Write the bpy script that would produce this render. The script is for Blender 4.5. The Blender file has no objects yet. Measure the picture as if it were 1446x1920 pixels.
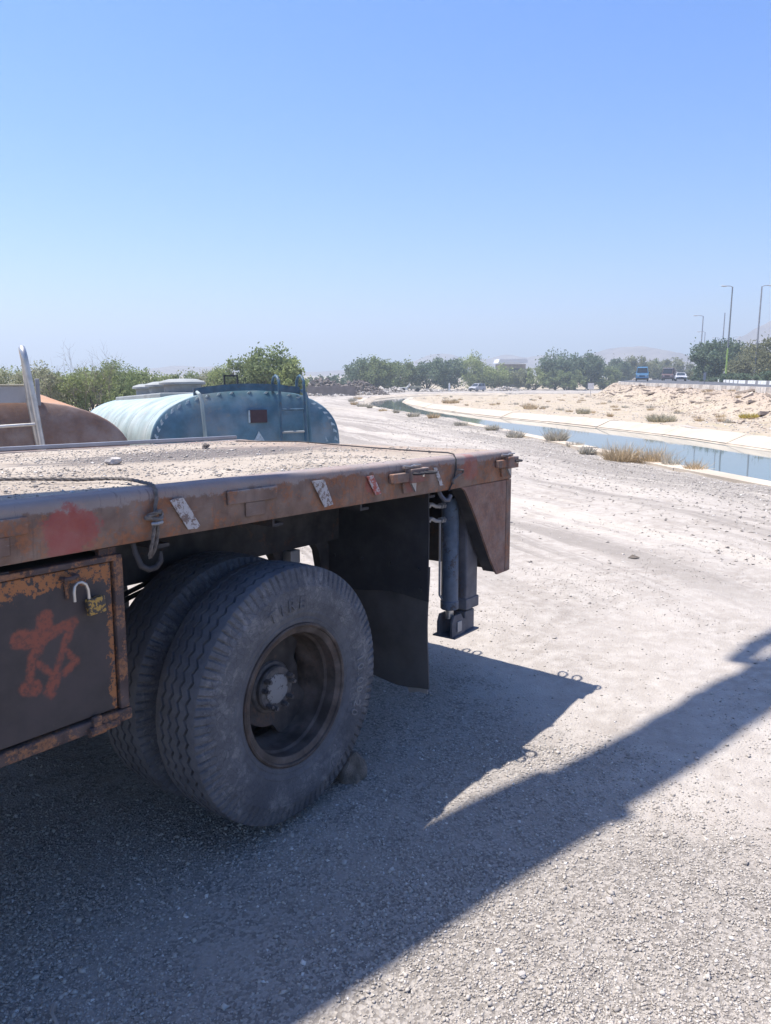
import bpy, bmesh, math, random
import numpy as np
from mathutils import Vector, Matrix

sc = bpy.context.scene
R = math.radians

# ------------------------------------------------------------------ camera, sky, sun, exposure
CAM_H = 1.796
cam_data = bpy.data.cameras.new("camera")
cam = bpy.data.objects.new("camera", cam_data)
sc.collection.objects.link(cam)
cam.location = (0, 0, CAM_H)
cam.rotation_euler = (R(90 - 10.22), 0, 0)
cam_data.sensor_fit = 'VERTICAL'
cam_data.sensor_height = 36.0
cam_data.lens = 36.0 * 1450 / 1920
cam_data.clip_start = 0.05
cam_data.clip_end = 9000
sc.camera = cam

SUN_DIR = Vector((-0.338, 0.111, 0.934)).normalized()     # towards the sun
world = bpy.data.worlds.new("World")
sc.world = world
world.use_nodes = True
wn = world.node_tree
bg = wn.nodes["Background"]
sky = wn.nodes.new("ShaderNodeTexSky")
sky.sky_type = 'NISHITA'
sky.sun_disc = False
sky.sun_elevation = math.asin(SUN_DIR.z)
sky.sun_rotation = math.atan2(SUN_DIR.x, SUN_DIR.y)
sky.altitude = 0
sky.air_density = 1.0
sky.dust_density = 1.0
sky.ozone_density = 10.0
hsv = wn.nodes.new('ShaderNodeHueSaturation')
hsv.inputs['Saturation'].default_value = 1.3
hsv.inputs['Hue'].default_value = 0.508
wn.links.new(sky.outputs[0], hsv.inputs['Color'])
wn.links.new(hsv.outputs[0], bg.inputs[0])
bg.inputs[1].default_value = 0.095

sun_data = bpy.data.lights.new("sun", 'SUN')
sun = bpy.data.objects.new("sun", sun_data)
sc.collection.objects.link(sun)
sun_data.energy = 4.2
sun_data.angle = R(0.53)
sun_data.color = (1.0, 0.955, 0.90)
sun.rotation_euler = (-SUN_DIR).to_track_quat('-Z', 'Y').to_euler()

sc.view_settings.view_transform = 'Standard'
sc.view_settings.look = 'None'
sc.view_settings.gamma = 1.0
sc.view_settings.exposure = 1.2

rng = np.random.default_rng(7)
random.seed(7)
col = sc.collection

# ------------------------------------------------------------------ helpers
def tag(o, label=None, cat=None, group=None, kind=None):
    if label: o['label'] = label
    if cat: o['category'] = cat
    if group: o['group'] = group
    if kind: o['kind'] = kind
    return o

def empty(name, loc=(0, 0, 0), rz=0.0):
    o = bpy.data.objects.new(name, None)
    o.empty_display_size = 0.2
    col.objects.link(o)
    o.location = loc
    o.rotation_euler = (0, 0, rz)
    return o

def link_mesh(name, me, mat, parent=None):
    o = bpy.data.objects.new(name, me)
    col.objects.link(o)
    if mat is not None and not me.materials:
        me.materials.append(mat)
    if parent is not None:
        o.parent = parent
    return o

def copy_tree(o, parent=None):
    c = o.copy()
    col.objects.link(c)
    c.parent = parent
    for ch in list(o.children):
        copy_tree(ch, c)
    return c

class MB:
    """collects shapes into ONE mesh"""
    def __init__(self, off=(0, 0, 0)):
        self.v = []; self.f = []; self.off = Vector(off); self.sm = []
    def add(self, verts, faces, smooth=False):
        n = len(self.v)
        self.v += [tuple(Vector(p) - self.off) for p in verts]
        self.f += [tuple(i + n for i in q) for q in faces]
        self.sm += [smooth] * len(faces)
        return self
    def box(self, a, b, bev=0.0, rot=None, piv=None):
        x0, y0, z0 = (min(a[i], b[i]) for i in range(3)); x1, y1, z1 = (max(a[i], b[i]) for i in range(3))
        if bev > 0:
            bm = bmesh.new()
            bmesh.ops.create_cube(bm, size=1)
            for v in bm.verts:
                v.co = Vector(((x0 + x1) / 2 + v.co.x * (x1 - x0), (y0 + y1) / 2 + v.co.y * (y1 - y0), (z0 + z1) / 2 + v.co.z * (z1 - z0)))
            bmesh.ops.bevel(bm, geom=list(bm.edges), offset=bev, segments=2, affect='EDGES', profile=0.5)
            bm.verts.index_update()
            vs = [v.co.copy() for v in bm.verts]; fs = [[v.index for v in f.verts] for f in bm.faces]
            bm.free()
        else:
            vs = [Vector((x, y, z)) for x in (x0, x1) for y in (y0, y1) for z in (z0, z1)]
            fs = [(0, 1, 3, 2), (4, 6, 7, 5), (0, 4, 5, 1), (2, 3, 7, 6), (0, 2, 6, 4), (1, 5, 7, 3)]
        if rot is not None:
            pv = Vector(piv) if piv is not None else Vector(((x0 + x1) / 2, (y0 + y1) / 2, (z0 + z1) / 2))
            vs = [pv + rot @ (p - pv) for p in vs]
        return self.add(vs, fs)
    def prism(self, poly, axis, a, b):
        """poly in the two other axes, extruded from a to b along axis"""
        def mk(p, t):
            q = list(p); q.insert(axis, t); return q
        n = len(poly)
        vs = [mk(p, a) for p in poly] + [mk(p, b) for p in poly]
        fs = [tuple(range(n)), tuple(range(2 * n - 1, n - 1, -1))]
        fs += [(i, i + n, (i + 1) % n + n, (i + 1) % n) for i in range(n)]
        return self.add(vs, fs)
    def tube(self, pts, rad, n=8, smooth=True, cap=True):
        pts = [Vector(p) for p in pts]
        rads = rad if isinstance(rad, (list, tuple)) else [rad] * len(pts)
        vs = []; fs = []
        up = None
        for i, p in enumerate(pts):
            d = (pts[min(i + 1, len(pts) - 1)] - pts[max(i - 1, 0)]).normalized()
            if up is None:
                up = d.orthogonal().normalized()
            else:
                up = (up - d * up.dot(d))
                up = up.normalized() if up.length > 1e-6 else d.orthogonal().normalized()
            s = d.cross(up)
            for k in range(n):
                t = 2 * math.pi * k / n
                vs.append(p + (up * math.cos(t) + s * math.sin(t)) * rads[i])
        for i in range(len(pts) - 1):
            for k in range(n):
                fs.append((i * n + k, i * n + (k + 1) % n, (i + 1) * n + (k + 1) % n, (i + 1) * n + k))
        self.add(vs, fs, smooth)
        if cap:
            m = len(pts) - 1
            self.add(vs[:n], [tuple(range(n - 1, -1, -1))]); self.add(vs[m * n:], [tuple(range(n))])
        return self
    def cyl(self, a, b, r, n=20, r2=None):
        return self.tube([a, b], [r, r if r2 is None else r2], n)
    def lathe(self, prof, c, axis, n=64, ref=None, a0=0.0, a1=None):
        """prof = [(r, t)] turned about axis through c"""
        ax = Vector(axis).normalized(); c = Vector(c)
        e1 = (Vector(ref) if ref is not None else ax.orthogonal()).normalized(); e2 = ax.cross(e1)
        vs = []; fs = []; m = len(prof)
        for k in range(n):
            t = 2 * math.pi * k / n
            d = e1 * math.cos(t) + e2 * math.sin(t)
            for (r, h) in prof:
                vs.append(c + d * r + ax * h)
        for k in range(n):
            for j in range(m - 1):
                fs.append((k * m + j, ((k + 1) % n) * m + j, ((k + 1) % n) * m + j + 1, k * m + j + 1))
        return self.add(vs, fs, True)
    def build(self, name, mat, parent=None, sharp=35, fix=True):
        me = bpy.data.meshes.new(name)
        me.from_pydata(self.v, [], self.f)
        if fix:
            bm = bmesh.new(); bm.from_mesh(me)
            bmesh.ops.recalc_face_normals(bm, faces=list(bm.faces))
            bm.to_mesh(me); bm.free()
        if any(self.sm):
            me.polygons.foreach_set('use_smooth', [True] * len(me.polygons))
            try: me.set_sharp_from_angle(angle=R(sharp))
            except Exception: pass
        me.update()
        return link_mesh(name, me, mat, parent)

def np_mesh(name, verts, faces, attrs=None, smooth=False):
    """verts (n,3), faces (m,k) arrays"""
    me = bpy.data.meshes.new(name)
    k = faces.shape[1]
    me.vertices.add(len(verts)); me.vertices.foreach_set('co', np.ascontiguousarray(verts, dtype=np.float32).ravel())
    me.loops.add(faces.size); me.loops.foreach_set('vertex_index', np.ascontiguousarray(faces, dtype=np.int32).ravel())
    me.polygons.add(len(faces))
    me.polygons.foreach_set('loop_start', np.arange(0, faces.size, k, dtype=np.int32))
    me.polygons.foreach_set('use_smooth', np.full(len(faces), smooth, dtype=bool))
    me.update(calc_edges=True)
    for nm, arr in (attrs or {}).items():
        a = me.attributes.new(nm, 'FLOAT_COLOR', 'POINT')
        c = np.ones((len(verts), 4), dtype=np.float32); c[:, :arr.shape[1]] = arr
        a.data.foreach_set('color', c.ravel())
    return me

# ------------------------------------------------------------------ materials
class Mat:
    def __init__(self, name, rough=0.8, metal=0.0, spec=0.3):
        self.m = bpy.data.materials.new(name); self.m.use_nodes = True
        self.t = self.m.node_tree; self.n = self.t.nodes; self.l = self.t.links
        self.b = self.n["Principled BSDF"]
        self.b.inputs['Roughness'].default_value = rough
        self.b.inputs['Metallic'].default_value = metal
        self.b.inputs['Specular IOR Level'].default_value = spec
        self.tc = self.n.new('ShaderNodeTexCoord')
    def val(self, x):
        return x
    def set(self, sock, x):
        if isinstance(x, (int, float)): sock.default_value = x
        elif isinstance(x, tuple): sock.default_value = (*x, 1) if len(x) == 3 and sock.type == 'RGBA' else x
        else: self.l.new(x, sock)
    def coord(self, scale=(1, 1, 1), kind='Object', loc=(0, 0, 0)):
        mp = self.n.new('ShaderNodeMapping'); mp.inputs['Scale'].default_value = scale; mp.inputs['Location'].default_value = loc
        self.l.new(self.tc.outputs[kind], mp.inputs['Vector'])
        return mp.outputs[0]
    def noise(self, scale, detail=4, rough=0.55, vec=None, dist=0.0, kind='Object'):
        t = self.n.new('ShaderNodeTexNoise')
        t.inputs['Scale'].default_value = scale; t.inputs['Detail'].default_value = detail
        t.inputs['Roughness'].default_value = rough; t.inputs['Distortion'].default_value = dist
        self.l.new(vec if vec is not None else self.tc.outputs[kind], t.inputs['Vector'])
        return t.outputs['Fac']
    def voro(self, scale, feat='F1', out='Distance', vec=None):
        t = self.n.new('ShaderNodeTexVoronoi'); t.feature = feat; t.inputs['Scale'].default_value = scale
        self.l.new(vec if vec is not None else self.tc.outputs['Object'], t.inputs['Vector'])
        return t.outputs[out]
    def step(self, x, a, b, lo=0.0, hi=1.0):
        t = self.n.new('ShaderNodeMapRange'); t.clamp = True; t.interpolation_type = 'SMOOTHSTEP'
        self.set(t.inputs['Value'], x)
        t.inputs['From Min'].default_value = a; t.inputs['From Max'].default_value = b
        t.inputs['To Min'].default_value = lo; t.inputs['To Max'].default_value = hi
        return t.outputs[0]
    def math(self, op, a, b=0.0):
        t = self.n.new('ShaderNodeMath'); t.operation = op
        self.set(t.inputs[0], a); self.set(t.inputs[1], b)
        return t.outputs[0]
    def mix(self, f, a, b, mode='MIX'):
        t = self.n.new('ShaderNodeMix'); t.data_type = 'RGBA'; t.blend_type = mode
        self.set(t.inputs[0], f); self.set(t.inputs[6], a); self.set(t.inputs[7], b)
        return t.outputs[2]
    def attr(self, name):
        t = self.n.new('ShaderNodeAttribute'); t.attribute_name = name
        s = self.n.new('ShaderNodeSeparateColor'); self.l.new(t.outputs['Color'], s.inputs[0])
        return s.outputs[0], s.outputs[1], s.outputs[2]
    def xyz(self, kind='Object'):
        s = self.n.new('ShaderNodeSeparateXYZ'); self.l.new(self.tc.outputs[kind], s.inputs[0])
        return s.outputs[0], s.outputs[1], s.outputs[2]
    def color(self, c): self.set(self.b.inputs['Base Color'], c); return self
    def rough(self, r): self.set(self.b.inputs['Roughness'], r); return self
    def bump(self, h, strength=0.3, dist=0.01, prev=None):
        t = self.n.new('ShaderNodeBump'); t.inputs['Strength'].default_value = strength; t.inputs['Distance'].default_value = dist
        self.l.new(h, t.inputs['Height'])
        self.l.new(t.outputs[0], self.b.inputs['Normal'])
        return self

def simple(name, c, rough=0.8, metal=0.0, var=0.25, scale=6.0, bump=0.15, bd=0.004, spec=0.3):
    m = Mat(name, rough, metal, spec)
    f = m.step(m.noise(scale, 6), 0.25, 0.75)
    m.color(m.mix(f, tuple(x * (1 - var) for x in c), tuple(min(1, x * (1 + var)) for x in c)))
    m.bump(m.noise(scale * 14, 4), bump, bd)
    return m.m

def rusty(name, paint, rust1=(0.30, 0.12, 0.055), rust2=(0.13, 0.06, 0.04), amount=0.5, scale=5.0, rough=0.75, dust=0.15, extra=None):
    m = Mat(name, rough, 0.0, 0.25)
    big = m.noise(scale, 8, 0.65); fine = m.noise(scale * 9, 6, 0.7)
    mix = m.math('ADD', m.math('MULTIPLY', big, 0.7), m.math('MULTIPLY', fine, 0.3))
    k = m.step(mix, 0.60 - 0.2 * amount, 0.66 - 0.2 * amount)
    rust = m.mix(m.step(fine, 0.35, 0.65), rust2, rust1)
    p = m.mix(m.step(m.noise(scale * 2.3, 6), 0.3, 0.7), tuple(c * 0.78 for c in paint), tuple(min(1, c * 1.2) for c in paint))
    c = m.mix(k, p, rust)
    if extra: c = extra(m, c)
    c = m.mix(m.math('MULTIPLY', m.step(m.noise(scale * 1.1, 5), 0.35, 0.8), dust), c, (0.42, 0.37, 0.33))
    m.color(c)
    m.bump(m.math('ADD', m.math('MULTIPLY', k, 0.5), fine), 0.35, 0.003)
    return m.m

# ground -----------------------------------------------------------
def ground_material():
    m = Mat('dusty_gravel_ground', 0.95, 0, 0.1)
    r, g, b = m.attr('zone')             # r grey gravel, g dry grass field, b reddish embankment soil
    n1 = m.noise(1.3, 8, 0.6); n2 = m.noise(9, 8, 0.65); n3 = m.noise(70, 5, 0.7)
    sand = m.mix(m.step(n1, 0.3, 0.7), (0.285, 0.25, 0.215), (0.37, 0.33, 0.288))
    sand = m.mix(m.step(n2, 0.35, 0.72), sand, (0.415, 0.375, 0.33))
    vo = m.voro(95, out='Color'); sv = m.n.new('ShaderNodeSeparateColor'); m.l.new(vo, sv.inputs[0])
    grav = m.mix(m.step(sv.outputs[0], 0.1, 0.9), (0.18, 0.16, 0.14), (0.35, 0.315, 0.275))
    gk = m.step(m.math('ADD', r, m.math('MULTIPLY', m.math('SUBTRACT', n2, 0.5), 0.9)), 0.35, 0.65)
    c = m.mix(gk, sand, grav)
    # tyre tracks running along the lane
    x, y, z = m.xyz()
    m1 = m.n.new('ShaderNodeMapping'); m1.inputs['Rotation'].default_value = (0, 0, R(-21)); m.l.new(m.tc.outputs['Object'], m1.inputs['Vector'])
    m2 = m.n.new('ShaderNodeMapping'); m2.inputs['Scale'].default_value = (1.7, 0.06, 1); m.l.new(m1.outputs[0], m2.inputs['Vector'])
    lane = m.noise(1.0, 6, 0.65, vec=m2.outputs[0], dist=0.4)
    far = m.math('MULTIPLY', m.step(y, 4.5, 8.0), m.step(g, 0.3, 0.1))
    c = m.mix(m.math('MULTIPLY', m.math('MULTIPLY', m.step(lane, 0.50, 0.60), 0.7), far), c, (0.22, 0.195, 0.17))
    c = m.mix(m.math('MULTIPLY', m.math('MULTIPLY', m.step(lane, 0.46, 0.38), 0.6), far), c, (0.46, 0.41, 0.345))
    tuft = m.step(m.math('ADD', g, m.math('MULTIPLY', m.math('SUBTRACT', m.noise(0.9, 9, 0.7), 0.5), 1.6)), 0.55, 0.85)
    c = m.mix(m.math('MULTIPLY', m.step(g, 0.1, 0.5), 0.85), c, m.mix(m.step(n1, 0.3, 0.7), (0.35, 0.285, 0.205), (0.43, 0.355, 0.265)))
    c = m.mix(m.math('MULTIPLY', tuft, 0.75), c, m.mix(n2, (0.25, 0.215, 0.12), (0.40, 0.34, 0.20)))
    soil = m.mix(m.step(m.noise(3.5, 8, 0.75), 0.3, 0.7), (0.31, 0.235, 0.175), (0.43, 0.345, 0.265))
    c = m.mix(b, c, soil)
    c = m.mix(m.step(n3, 0.56, 0.75, 0, 0.35), c, (0.18, 0.165, 0.155))
    c = m.mix(m.step(n3, 0.42, 0.25, 0, 0.30), c, (0.56, 0.53, 0.49))
    m.color(c)
    hh = m.math('ADD', m.math('MULTIPLY', m.voro(95), 0.8), m.noise(40, 6, 0.7))
    m.bump(hh, 0.55, 0.012)
    return m.m
GROUND = ground_material()

def pebble_material():
    m = Mat('crushed_stone', 0.9, 0, 0.15)
    r, g, b = m.attr('tone')
    c = m.mix(r, (0.22, 0.195, 0.17), (0.54, 0.49, 0.425))
    c = m.mix(m.step(g, 0.93, 0.99), c, (0.68, 0.64, 0.59))
    c = m.mix(m.math('MULTIPLY', m.noise(120, 4), 0.35), c, (0.38, 0.34, 0.30))
    m.color(c)
    return m.m
PEBBLE = pebble_material()

CONCRETE = simple('pale_concrete', (0.45, 0.38, 0.295), 0.9, var=0.16, scale=0.9, bump=0.3, bd=0.01)
CONCRETE_WET = simple('stained_concrete', (0.40, 0.33, 0.25), 0.8, var=0.2, scale=1.3, bump=0.3, bd=0.01)
RUBBLE = simple('rubble_stone', (0.36, 0.29, 0.225), 0.95, var=0.35, scale=2.0, bump=0.4, bd=0.02)
ASPHALT = simple('asphalt', (0.085, 0.085, 0.09), 0.85, var=0.25, scale=0.4, bump=0.3, bd=0.004)
WHITE_PAINT = simple('white_kerb_paint', (0.72, 0.71, 0.68), 0.8, var=0.12, scale=3)
DARK_PAINT = simple('grey_kerb_paint', (0.26, 0.25, 0.245), 0.8, var=0.2, scale=3)
MUD_WALL = simple('mud_brick', (0.20, 0.165, 0.145), 0.95, var=0.2, scale=1.5, bump=0.5, bd=0.03)
BLACK_RUBBER = simple('black_rubber', (0.018, 0.018, 0.019), 0.75, var=0.3, scale=8)
DARK_STEEL = simple('dirty_dark_steel', (0.035, 0.034, 0.036), 0.7, var=0.4, scale=7, bump=0.3)
BRIGHT_STEEL = simple('worn_bright_steel', (0.50, 0.48, 0.45), 0.38, 0.75, var=0.2, scale=9, bump=0.1)
GREY_STEEL = simple('galvanised_steel', (0.33, 0.33, 0.34), 0.5, 0.5, var=0.15, scale=4)
WOOD_BARK = simple('tree_bark', (0.10, 0.078, 0.06), 0.95, var=0.3, scale=4, bump=0.6, bd=0.02)
DRY_TWIG = simple('dry_twig', (0.24, 0.205, 0.165), 0.95, var=0.3, scale=6)

def leaf_mat(name, c, trans=0.42):
    m = Mat(name, 0.65, 0, 0.2)
    r, g, b = m.attr('tone')
    cc = m.mix(r, tuple(x * 0.6 for x in c), tuple(min(1, x * 1.45) for x in c))
    m.color(cc)
    tr = m.n.new('ShaderNodeBsdfTranslucent'); m.l.new(cc, tr.inputs['Color'])
    mx = m.n.new('ShaderNodeMixShader'); mx.inputs[0].default_value = trans
    m.l.new(m.b.outputs[0], mx.inputs[1]); m.l.new(tr.outputs[0], mx.inputs[2])
    m.l.new(mx.outputs[0], m.n['Material Output'].inputs['Surface'])
    return m.m
LEAF_MID = leaf_mat('leaf_mid_green', (0.18, 0.22, 0.095))
LEAF_LIGHT = leaf_mat('leaf_light_green', (0.26, 0.30, 0.12))
LEAF_DARK = leaf_mat('leaf_dark_green', (0.125, 0.17, 0.105))
LEAF_OLIVE = leaf_mat('leaf_olive', (0.21, 0.215, 0.12))
LEAF_GREY = leaf_mat('leaf_grey_sage', (0.29, 0.29, 0.185))
DRY_GREY = leaf_mat('dry_grey_stems', (0.42, 0.385, 0.31), 0.3)
DRY_OLIVE = leaf_mat('dry_olive_stems', (0.40, 0.36, 0.25), 0.3)
STRAW = leaf_mat('dry_straw', (0.48, 0.375, 0.235), 0.3)
REED = leaf_mat('reed_green', (0.13, 0.14, 0.065), 0.3)
GLASS = Mat('dark_glass', 0.08, 0, 0.6).color((0.03, 0.037, 0.042)).m

def water_material():
    m = Mat('canal_water', 0.035, 0, 0.5)
    m.color((0.11, 0.14, 0.135))
    m.b.inputs['IOR'].default_value = 1.33
    m.bump(m.noise(2.2, 3, 0.5, vec=m.coord((1, 0.5, 1))), 0.05, 0.02)
    return m.m
WATER = water_material()

# ------------------------------------------------------------------ terrain
LR = np.array([(12.0, -12), (10.2, -4), (8.6, 4), (7.3, 9.5), (6.53, 13), (6.09, 15.2), (5.6, 19.3), (5.0, 22.9), (4.35, 28.3), (3.6, 33), (2.75, 37.5), (1.95, 41.5), (0.95, 46.5), (-0.7, 55.2), (-1.8, 66), (-2.26, 77), (-1.75, 96), (0.8, 111), (5.5, 122), (14, 130), (27, 137), (60, 145)])
RR = np.array([(18.0, -12), (16.2, -4), (14.5, 5), (13.1, 14), (12.2, 20), (11.76, 23.6), (11.3, 29), (10.05, 34.3), (8.8, 39.3), (7.1, 44.6), (5.9, 50), (3.7, 62), (2.75, 71), (2.4, 82), (3.0, 94), (5.6, 103), (10, 110), (18, 116), (30, 123), (60, 138)])
def smooth_poly(P):
    ys = np.arange(P[0, 1], P[-1, 1] + 0.01, 0.5)
    xs = np.interp(ys, P[:, 1], P[:, 0])
    k = np.hanning(15); k /= k.sum()
    xp = np.pad(xs, 7, mode='edge')
    return ys, np.convolve(xp, k, 'valid')
LY, LX = smooth_poly(LR); RY, RX = smooth_poly(RR)
def xL(y): return np.interp(y, LY, LX)
def xR(y): return np.interp(y, RY, RX)
def zg(y): return -0.0133 * (np.clip(y, 10, 190) - 10)

EL = np.array([(16, -12), (17.5, 5), (19.6, 25), (22.2, 45), (25.6, 65), (27.6, 84), (31, 103), (41, 138), (66, 205), (100, 280), (150, 380)])
ER = np.array([(24, -12), (25.2, 5), (26.2, 25), (28.5, 45), (32, 65), (36, 80), (44.5, 104), (57, 138), (81, 205), (115, 280), (166, 380)])
def xEL(y): return np.interp(y, EL[:, 1], EL[:, 0])
def xER(y): return np.interp(y, ER[:, 1], ER[:, 0])
def zroad(y): return 0.9 - 0.0062 * (np.clip(y, 20, 240) - 45)

_ph = rng.uniform(0, 6.28, (24, 2)); _dir = rng.uniform(0, 6.28, 24)
def micro(x, y):
    """small unevenness of the ground"""
    z = np.zeros_like(x)
    for i, (wl, a) in enumerate([(9, .03), (5, .018), (2.9, .010), (1.7, .005), (1.05, .0035), (0.62, .002), (0.37, .0018), (0.21, .0012), (0.13, .0010)]):
        for j in range(2):
            d = _dir[i * 2 + j]; k = 2 * math.pi / wl
            z = z + a * np.sin(k * (x * math.cos(d) + y * math.sin(d)) + _ph[i * 2 + j, 0] + 1.3 * np.sin(k * 0.37 * (x * math.sin(d) - y * math.cos(d)) + _ph[i * 2 + j, 1]))
    return z
def sstep(t): t = np.clip(t, 0, 1); return t * t * (3 - 2 * t)
def ground_z(x, y):
    x = np.asarray(x, float); y = np.asarray(y, float)
    base = zg(y)
    z = base + micro(x, y) * np.clip((np.hypot(x - 0.1, y - 3.0) - 0.3) / 2.0 + 0.25, 0.25, 1)
    # spoil bank along the canal
    wdt = np.clip(6.2 - 0.02 * y, 3.5, 6)
    e = sstep((x - (xEL(y) - wdt)) / (wdt - 0.6)) * (y < 420)
    rough = micro(x * 2.7, y * 2.7) * 2.6
    z = z * (1 - e) + (zroad(y) - 0.28) * e + rough * e * (1 - e) * 2.0
    right = sstep((x - xER(y) - 0.3) / 0.8) * (y < 420)
    z = z + right * 0.16
    # canal cutting
    ins = (x > xL(y) + 0.05) & (x < xR(y) - 0.05) & (y < 137) & (x < 45)
    z = np.where(ins, base - 2.4, z)
    return z
def gz(x, y): return float(ground_z(np.array([x]), np.array([y]))[0])

def axis_lines(segs):
    out = [segs[0][0]]
    for a, b, s in segs:
        n = max(1, int(round((b - a) / s)))
        out += list(np.linspace(a, b, n + 1)[1:])
    return np.array(out)
def grow(a, b, s0, f):
    out = [a]; s = s0
    while out[-1] < b:
        out.append(min(b, out[-1] + s)); s *= f
    return np.array(out[1:])
gx = np.concatenate([-grow(6, 2400, 0.35, 1.13)[::-1], axis_lines([(-6, -2, 0.2), (-2, 3.6, 0.055), (3.6, 20, 0.22), (20, 34, 0.4), (34, 60, 1.0)]), grow(60, 2400, 1.3, 1.15)])
gy = np.concatenate([-grow(1, 200, 0.6, 1.3)[::-1], axis_lines([(-1, 1.5, 0.25), (1.5, 6.5, 0.055), (6.5, 12, 0.14), (12, 50, 0.3), (50, 110, 0.55), (110, 200, 1.2)]), grow(200, 2400, 1.8, 1.12)])
GX, GY = np.meshgrid(gx, gy)
fx, fy = GX.ravel(), GY.ravel()
gzv = ground_z(fx, fy)
nx, ny = len(gx), len(gy)
idx = np.arange(nx * ny).reshape(ny, nx)
gf = np.stack([idx[:-1, :-1], idx[:-1, 1:], idx[1:, 1:], idx[1:, :-1]], -1).reshape(-1, 4)
zone = np.zeros((len(fx), 3))
dl = xL(fy) - fx
zone[:, 0] = np.where((dl > 0) & (fy > 5) & (fy < 60), 0.72 * sstep((4.4 - dl) / 3.4) * sstep((60 - fy) / 25), 0)
near = np.exp(-(((fx - 0.9) / 1.5) ** 2 + ((fy - 1.9) / 1.05) ** 2))
zone[:, 0] = np.maximum(zone[:, 0], near * 1.1)
zone[:, 0] = np.maximum(zone[:, 0], 0.55 * sstep((2.2 - np.hypot(fx + 0.6, (fy - 3.2) * 0.7)) / 1.0))
field = (fx > xR(fy) + 0.4) & (fx < xEL(fy) + 2) & (fy < 200)
wdt = np.clip(6.2 - 0.02 * fy, 3.5, 6)
zone[:, 1] = np.where(field, 0.55, np.where((fy > 200) | (fx < -14), 0.6, 0))
zone[:, 2] = np.where(fy < 420, 0.8 * sstep((fx - (xEL(fy) - wdt * 0.75)) / 2.5), 0)
me = np_mesh('ground', np.stack([fx, fy, gzv], 1), gf, {'zone': zone}, smooth=True)
ground = link_mesh('ground', me, GROUND)
tag(ground, 'pale dusty gravel ground stretching away to the trees', kind='structure')

# loose gravel ----------------------------------------------------
OCT_V = np.array([(1, 0, 0), (-1, 0, 0), (0, 1, 0), (0, -1, 0), (0, 0, 1), (0, 0, -1)], float)
OCT_F = np.array([(0, 2, 4), (2, 1, 4), (1, 3, 4), (3, 0, 4), (2, 0, 5), (1, 2, 5), (3, 1, 5), (0, 3, 5)])
def stones(cent, size, flat=0.6, rg=rng, jitter=0.2):
    """random angular stones, returns verts, faces, tone"""
    n = len(cent)
    base = OCT_V[None] + rg.normal(0, jitter, (n, 6, 3))
    sc_ = size[:, None, None] * np.stack([rg.uniform(.7, 1.3, n), rg.uniform(.6, 1.1, n), rg.uniform(flat * .6, flat * 1.2, n)], 1)[:, None, :]
    v = base * sc_
    tx = rg.normal(0, 0.35, n); c, s = np.cos(tx)[:, None], np.sin(tx)[:, None]
    yy, zz = v[:, :, 1] * c - v[:, :, 2] * s, v[:, :, 1] * s + v[:, :, 2] * c
    a = rg.uniform(0, 6.283, n); c, s = np.cos(a)[:, None], np.sin(a)[:, None]
    xx = v[:, :, 0]
    v = np.stack([xx * c - yy * s, xx * s + yy * c, zz], -1) + cent[:, None, :]
    f = (OCT_F[None] + 6 * np.arange(n)[:, None, None]).reshape(-1, 3)
    tone = np.repeat(np.stack([np.clip(rg.normal(.5, .24, n), 0, 1), rg.uniform(0, 1, n), rg.uniform(0, 1, n)], 1), 6, 0)
    return v.reshape(-1, 3), f, tone

def scatter_gravel(n, d0, span, power, smean, lo_density):
    d = d0 + span * rng.uniform(0, 1, n) ** power
    px = d * rng.uniform(-0.60, 0.60, n); py = d
    patch = np.sin(px * 2.1 + 1.0) * np.sin(py * 1.7 + 0.6) + np.sin(px * 4.3 + py * 3.1) * 0.6 + np.sin(px * 1.1 - py * 2.3 + 2) * 0.7
    dens = np.clip(0.30 + 0.34 * patch + 0.95 * np.exp(-(((px - 0.75) / 1.0) ** 2 + ((py - 1.9) / 0.85) ** 2)) - 0.6 * np.exp(-(((px - 1.75) / 0.5) ** 2 + ((py - 2.5) / 1.2) ** 2)) - 0.7 * np.exp(-(((px + 0.05) / 0.35) ** 2 + ((py - 1.75) / 0.22) ** 2)) - 0.4 * np.exp(-(((px + 0.55) / 0.3) ** 2 + ((py - 2.3) / 0.25) ** 2)), lo_density, 1)
    k = rng.uniform(0, 1, n) < dens; px, py = px[k], py[k]
    sz = np.clip(rng.lognormal(math.log(smean), 0.36, len(px)), 0.002, 0.016)
    big = rng.uniform(0, 1, len(px)) < 0.005
    sz = np.where(big, 0.006 + 0.010 * rng.uniform(0, 1, len(px)) ** 2.2, sz)
    return px, py, sz
A_ = [scatter_gravel(105000, 1.6, 2.0, 1.15, 0.0041, 0.06), scatter_gravel(60000, 3.4, 6.0, 1.5, 0.0046, 0.08)]
px, py, sz = (np.concatenate([a[i] for a in A_]) for i in range(3))
pz = ground_z(px, py) + sz * 0.18
v, f, tone = stones(np.stack([px, py, pz], 1), sz, 0.7)
me = np_mesh('gravel', v, f, {'tone': tone}, smooth=True)
o = link_mesh('gravel', me, PEBBLE)
tag(o, 'loose crushed gravel strewn over the near ground', 'gravel', kind='stuff')
# coarser stones on the dark strip beside the canal
N = 9000
py = 7 + 30 * rng.uniform(0, 1, N) ** 1.5
px = xL(py) - 0.5 - np.abs(rng.normal(0, 1.9, N))
sz = rng.uniform(0.010, 0.028, N)
v, f, tone = stones(np.stack([px, py, ground_z(px, py) + sz * .1], 1), sz)
tone[:, 0] *= 0.85
o = link_mesh('bank_gravel', np_mesh('bank_gravel', v, f, {'tone': tone}), PEBBLE)
tag(o, 'coarse dark gravel strip along the near edge of the canal', 'gravel', kind='stuff')

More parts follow.
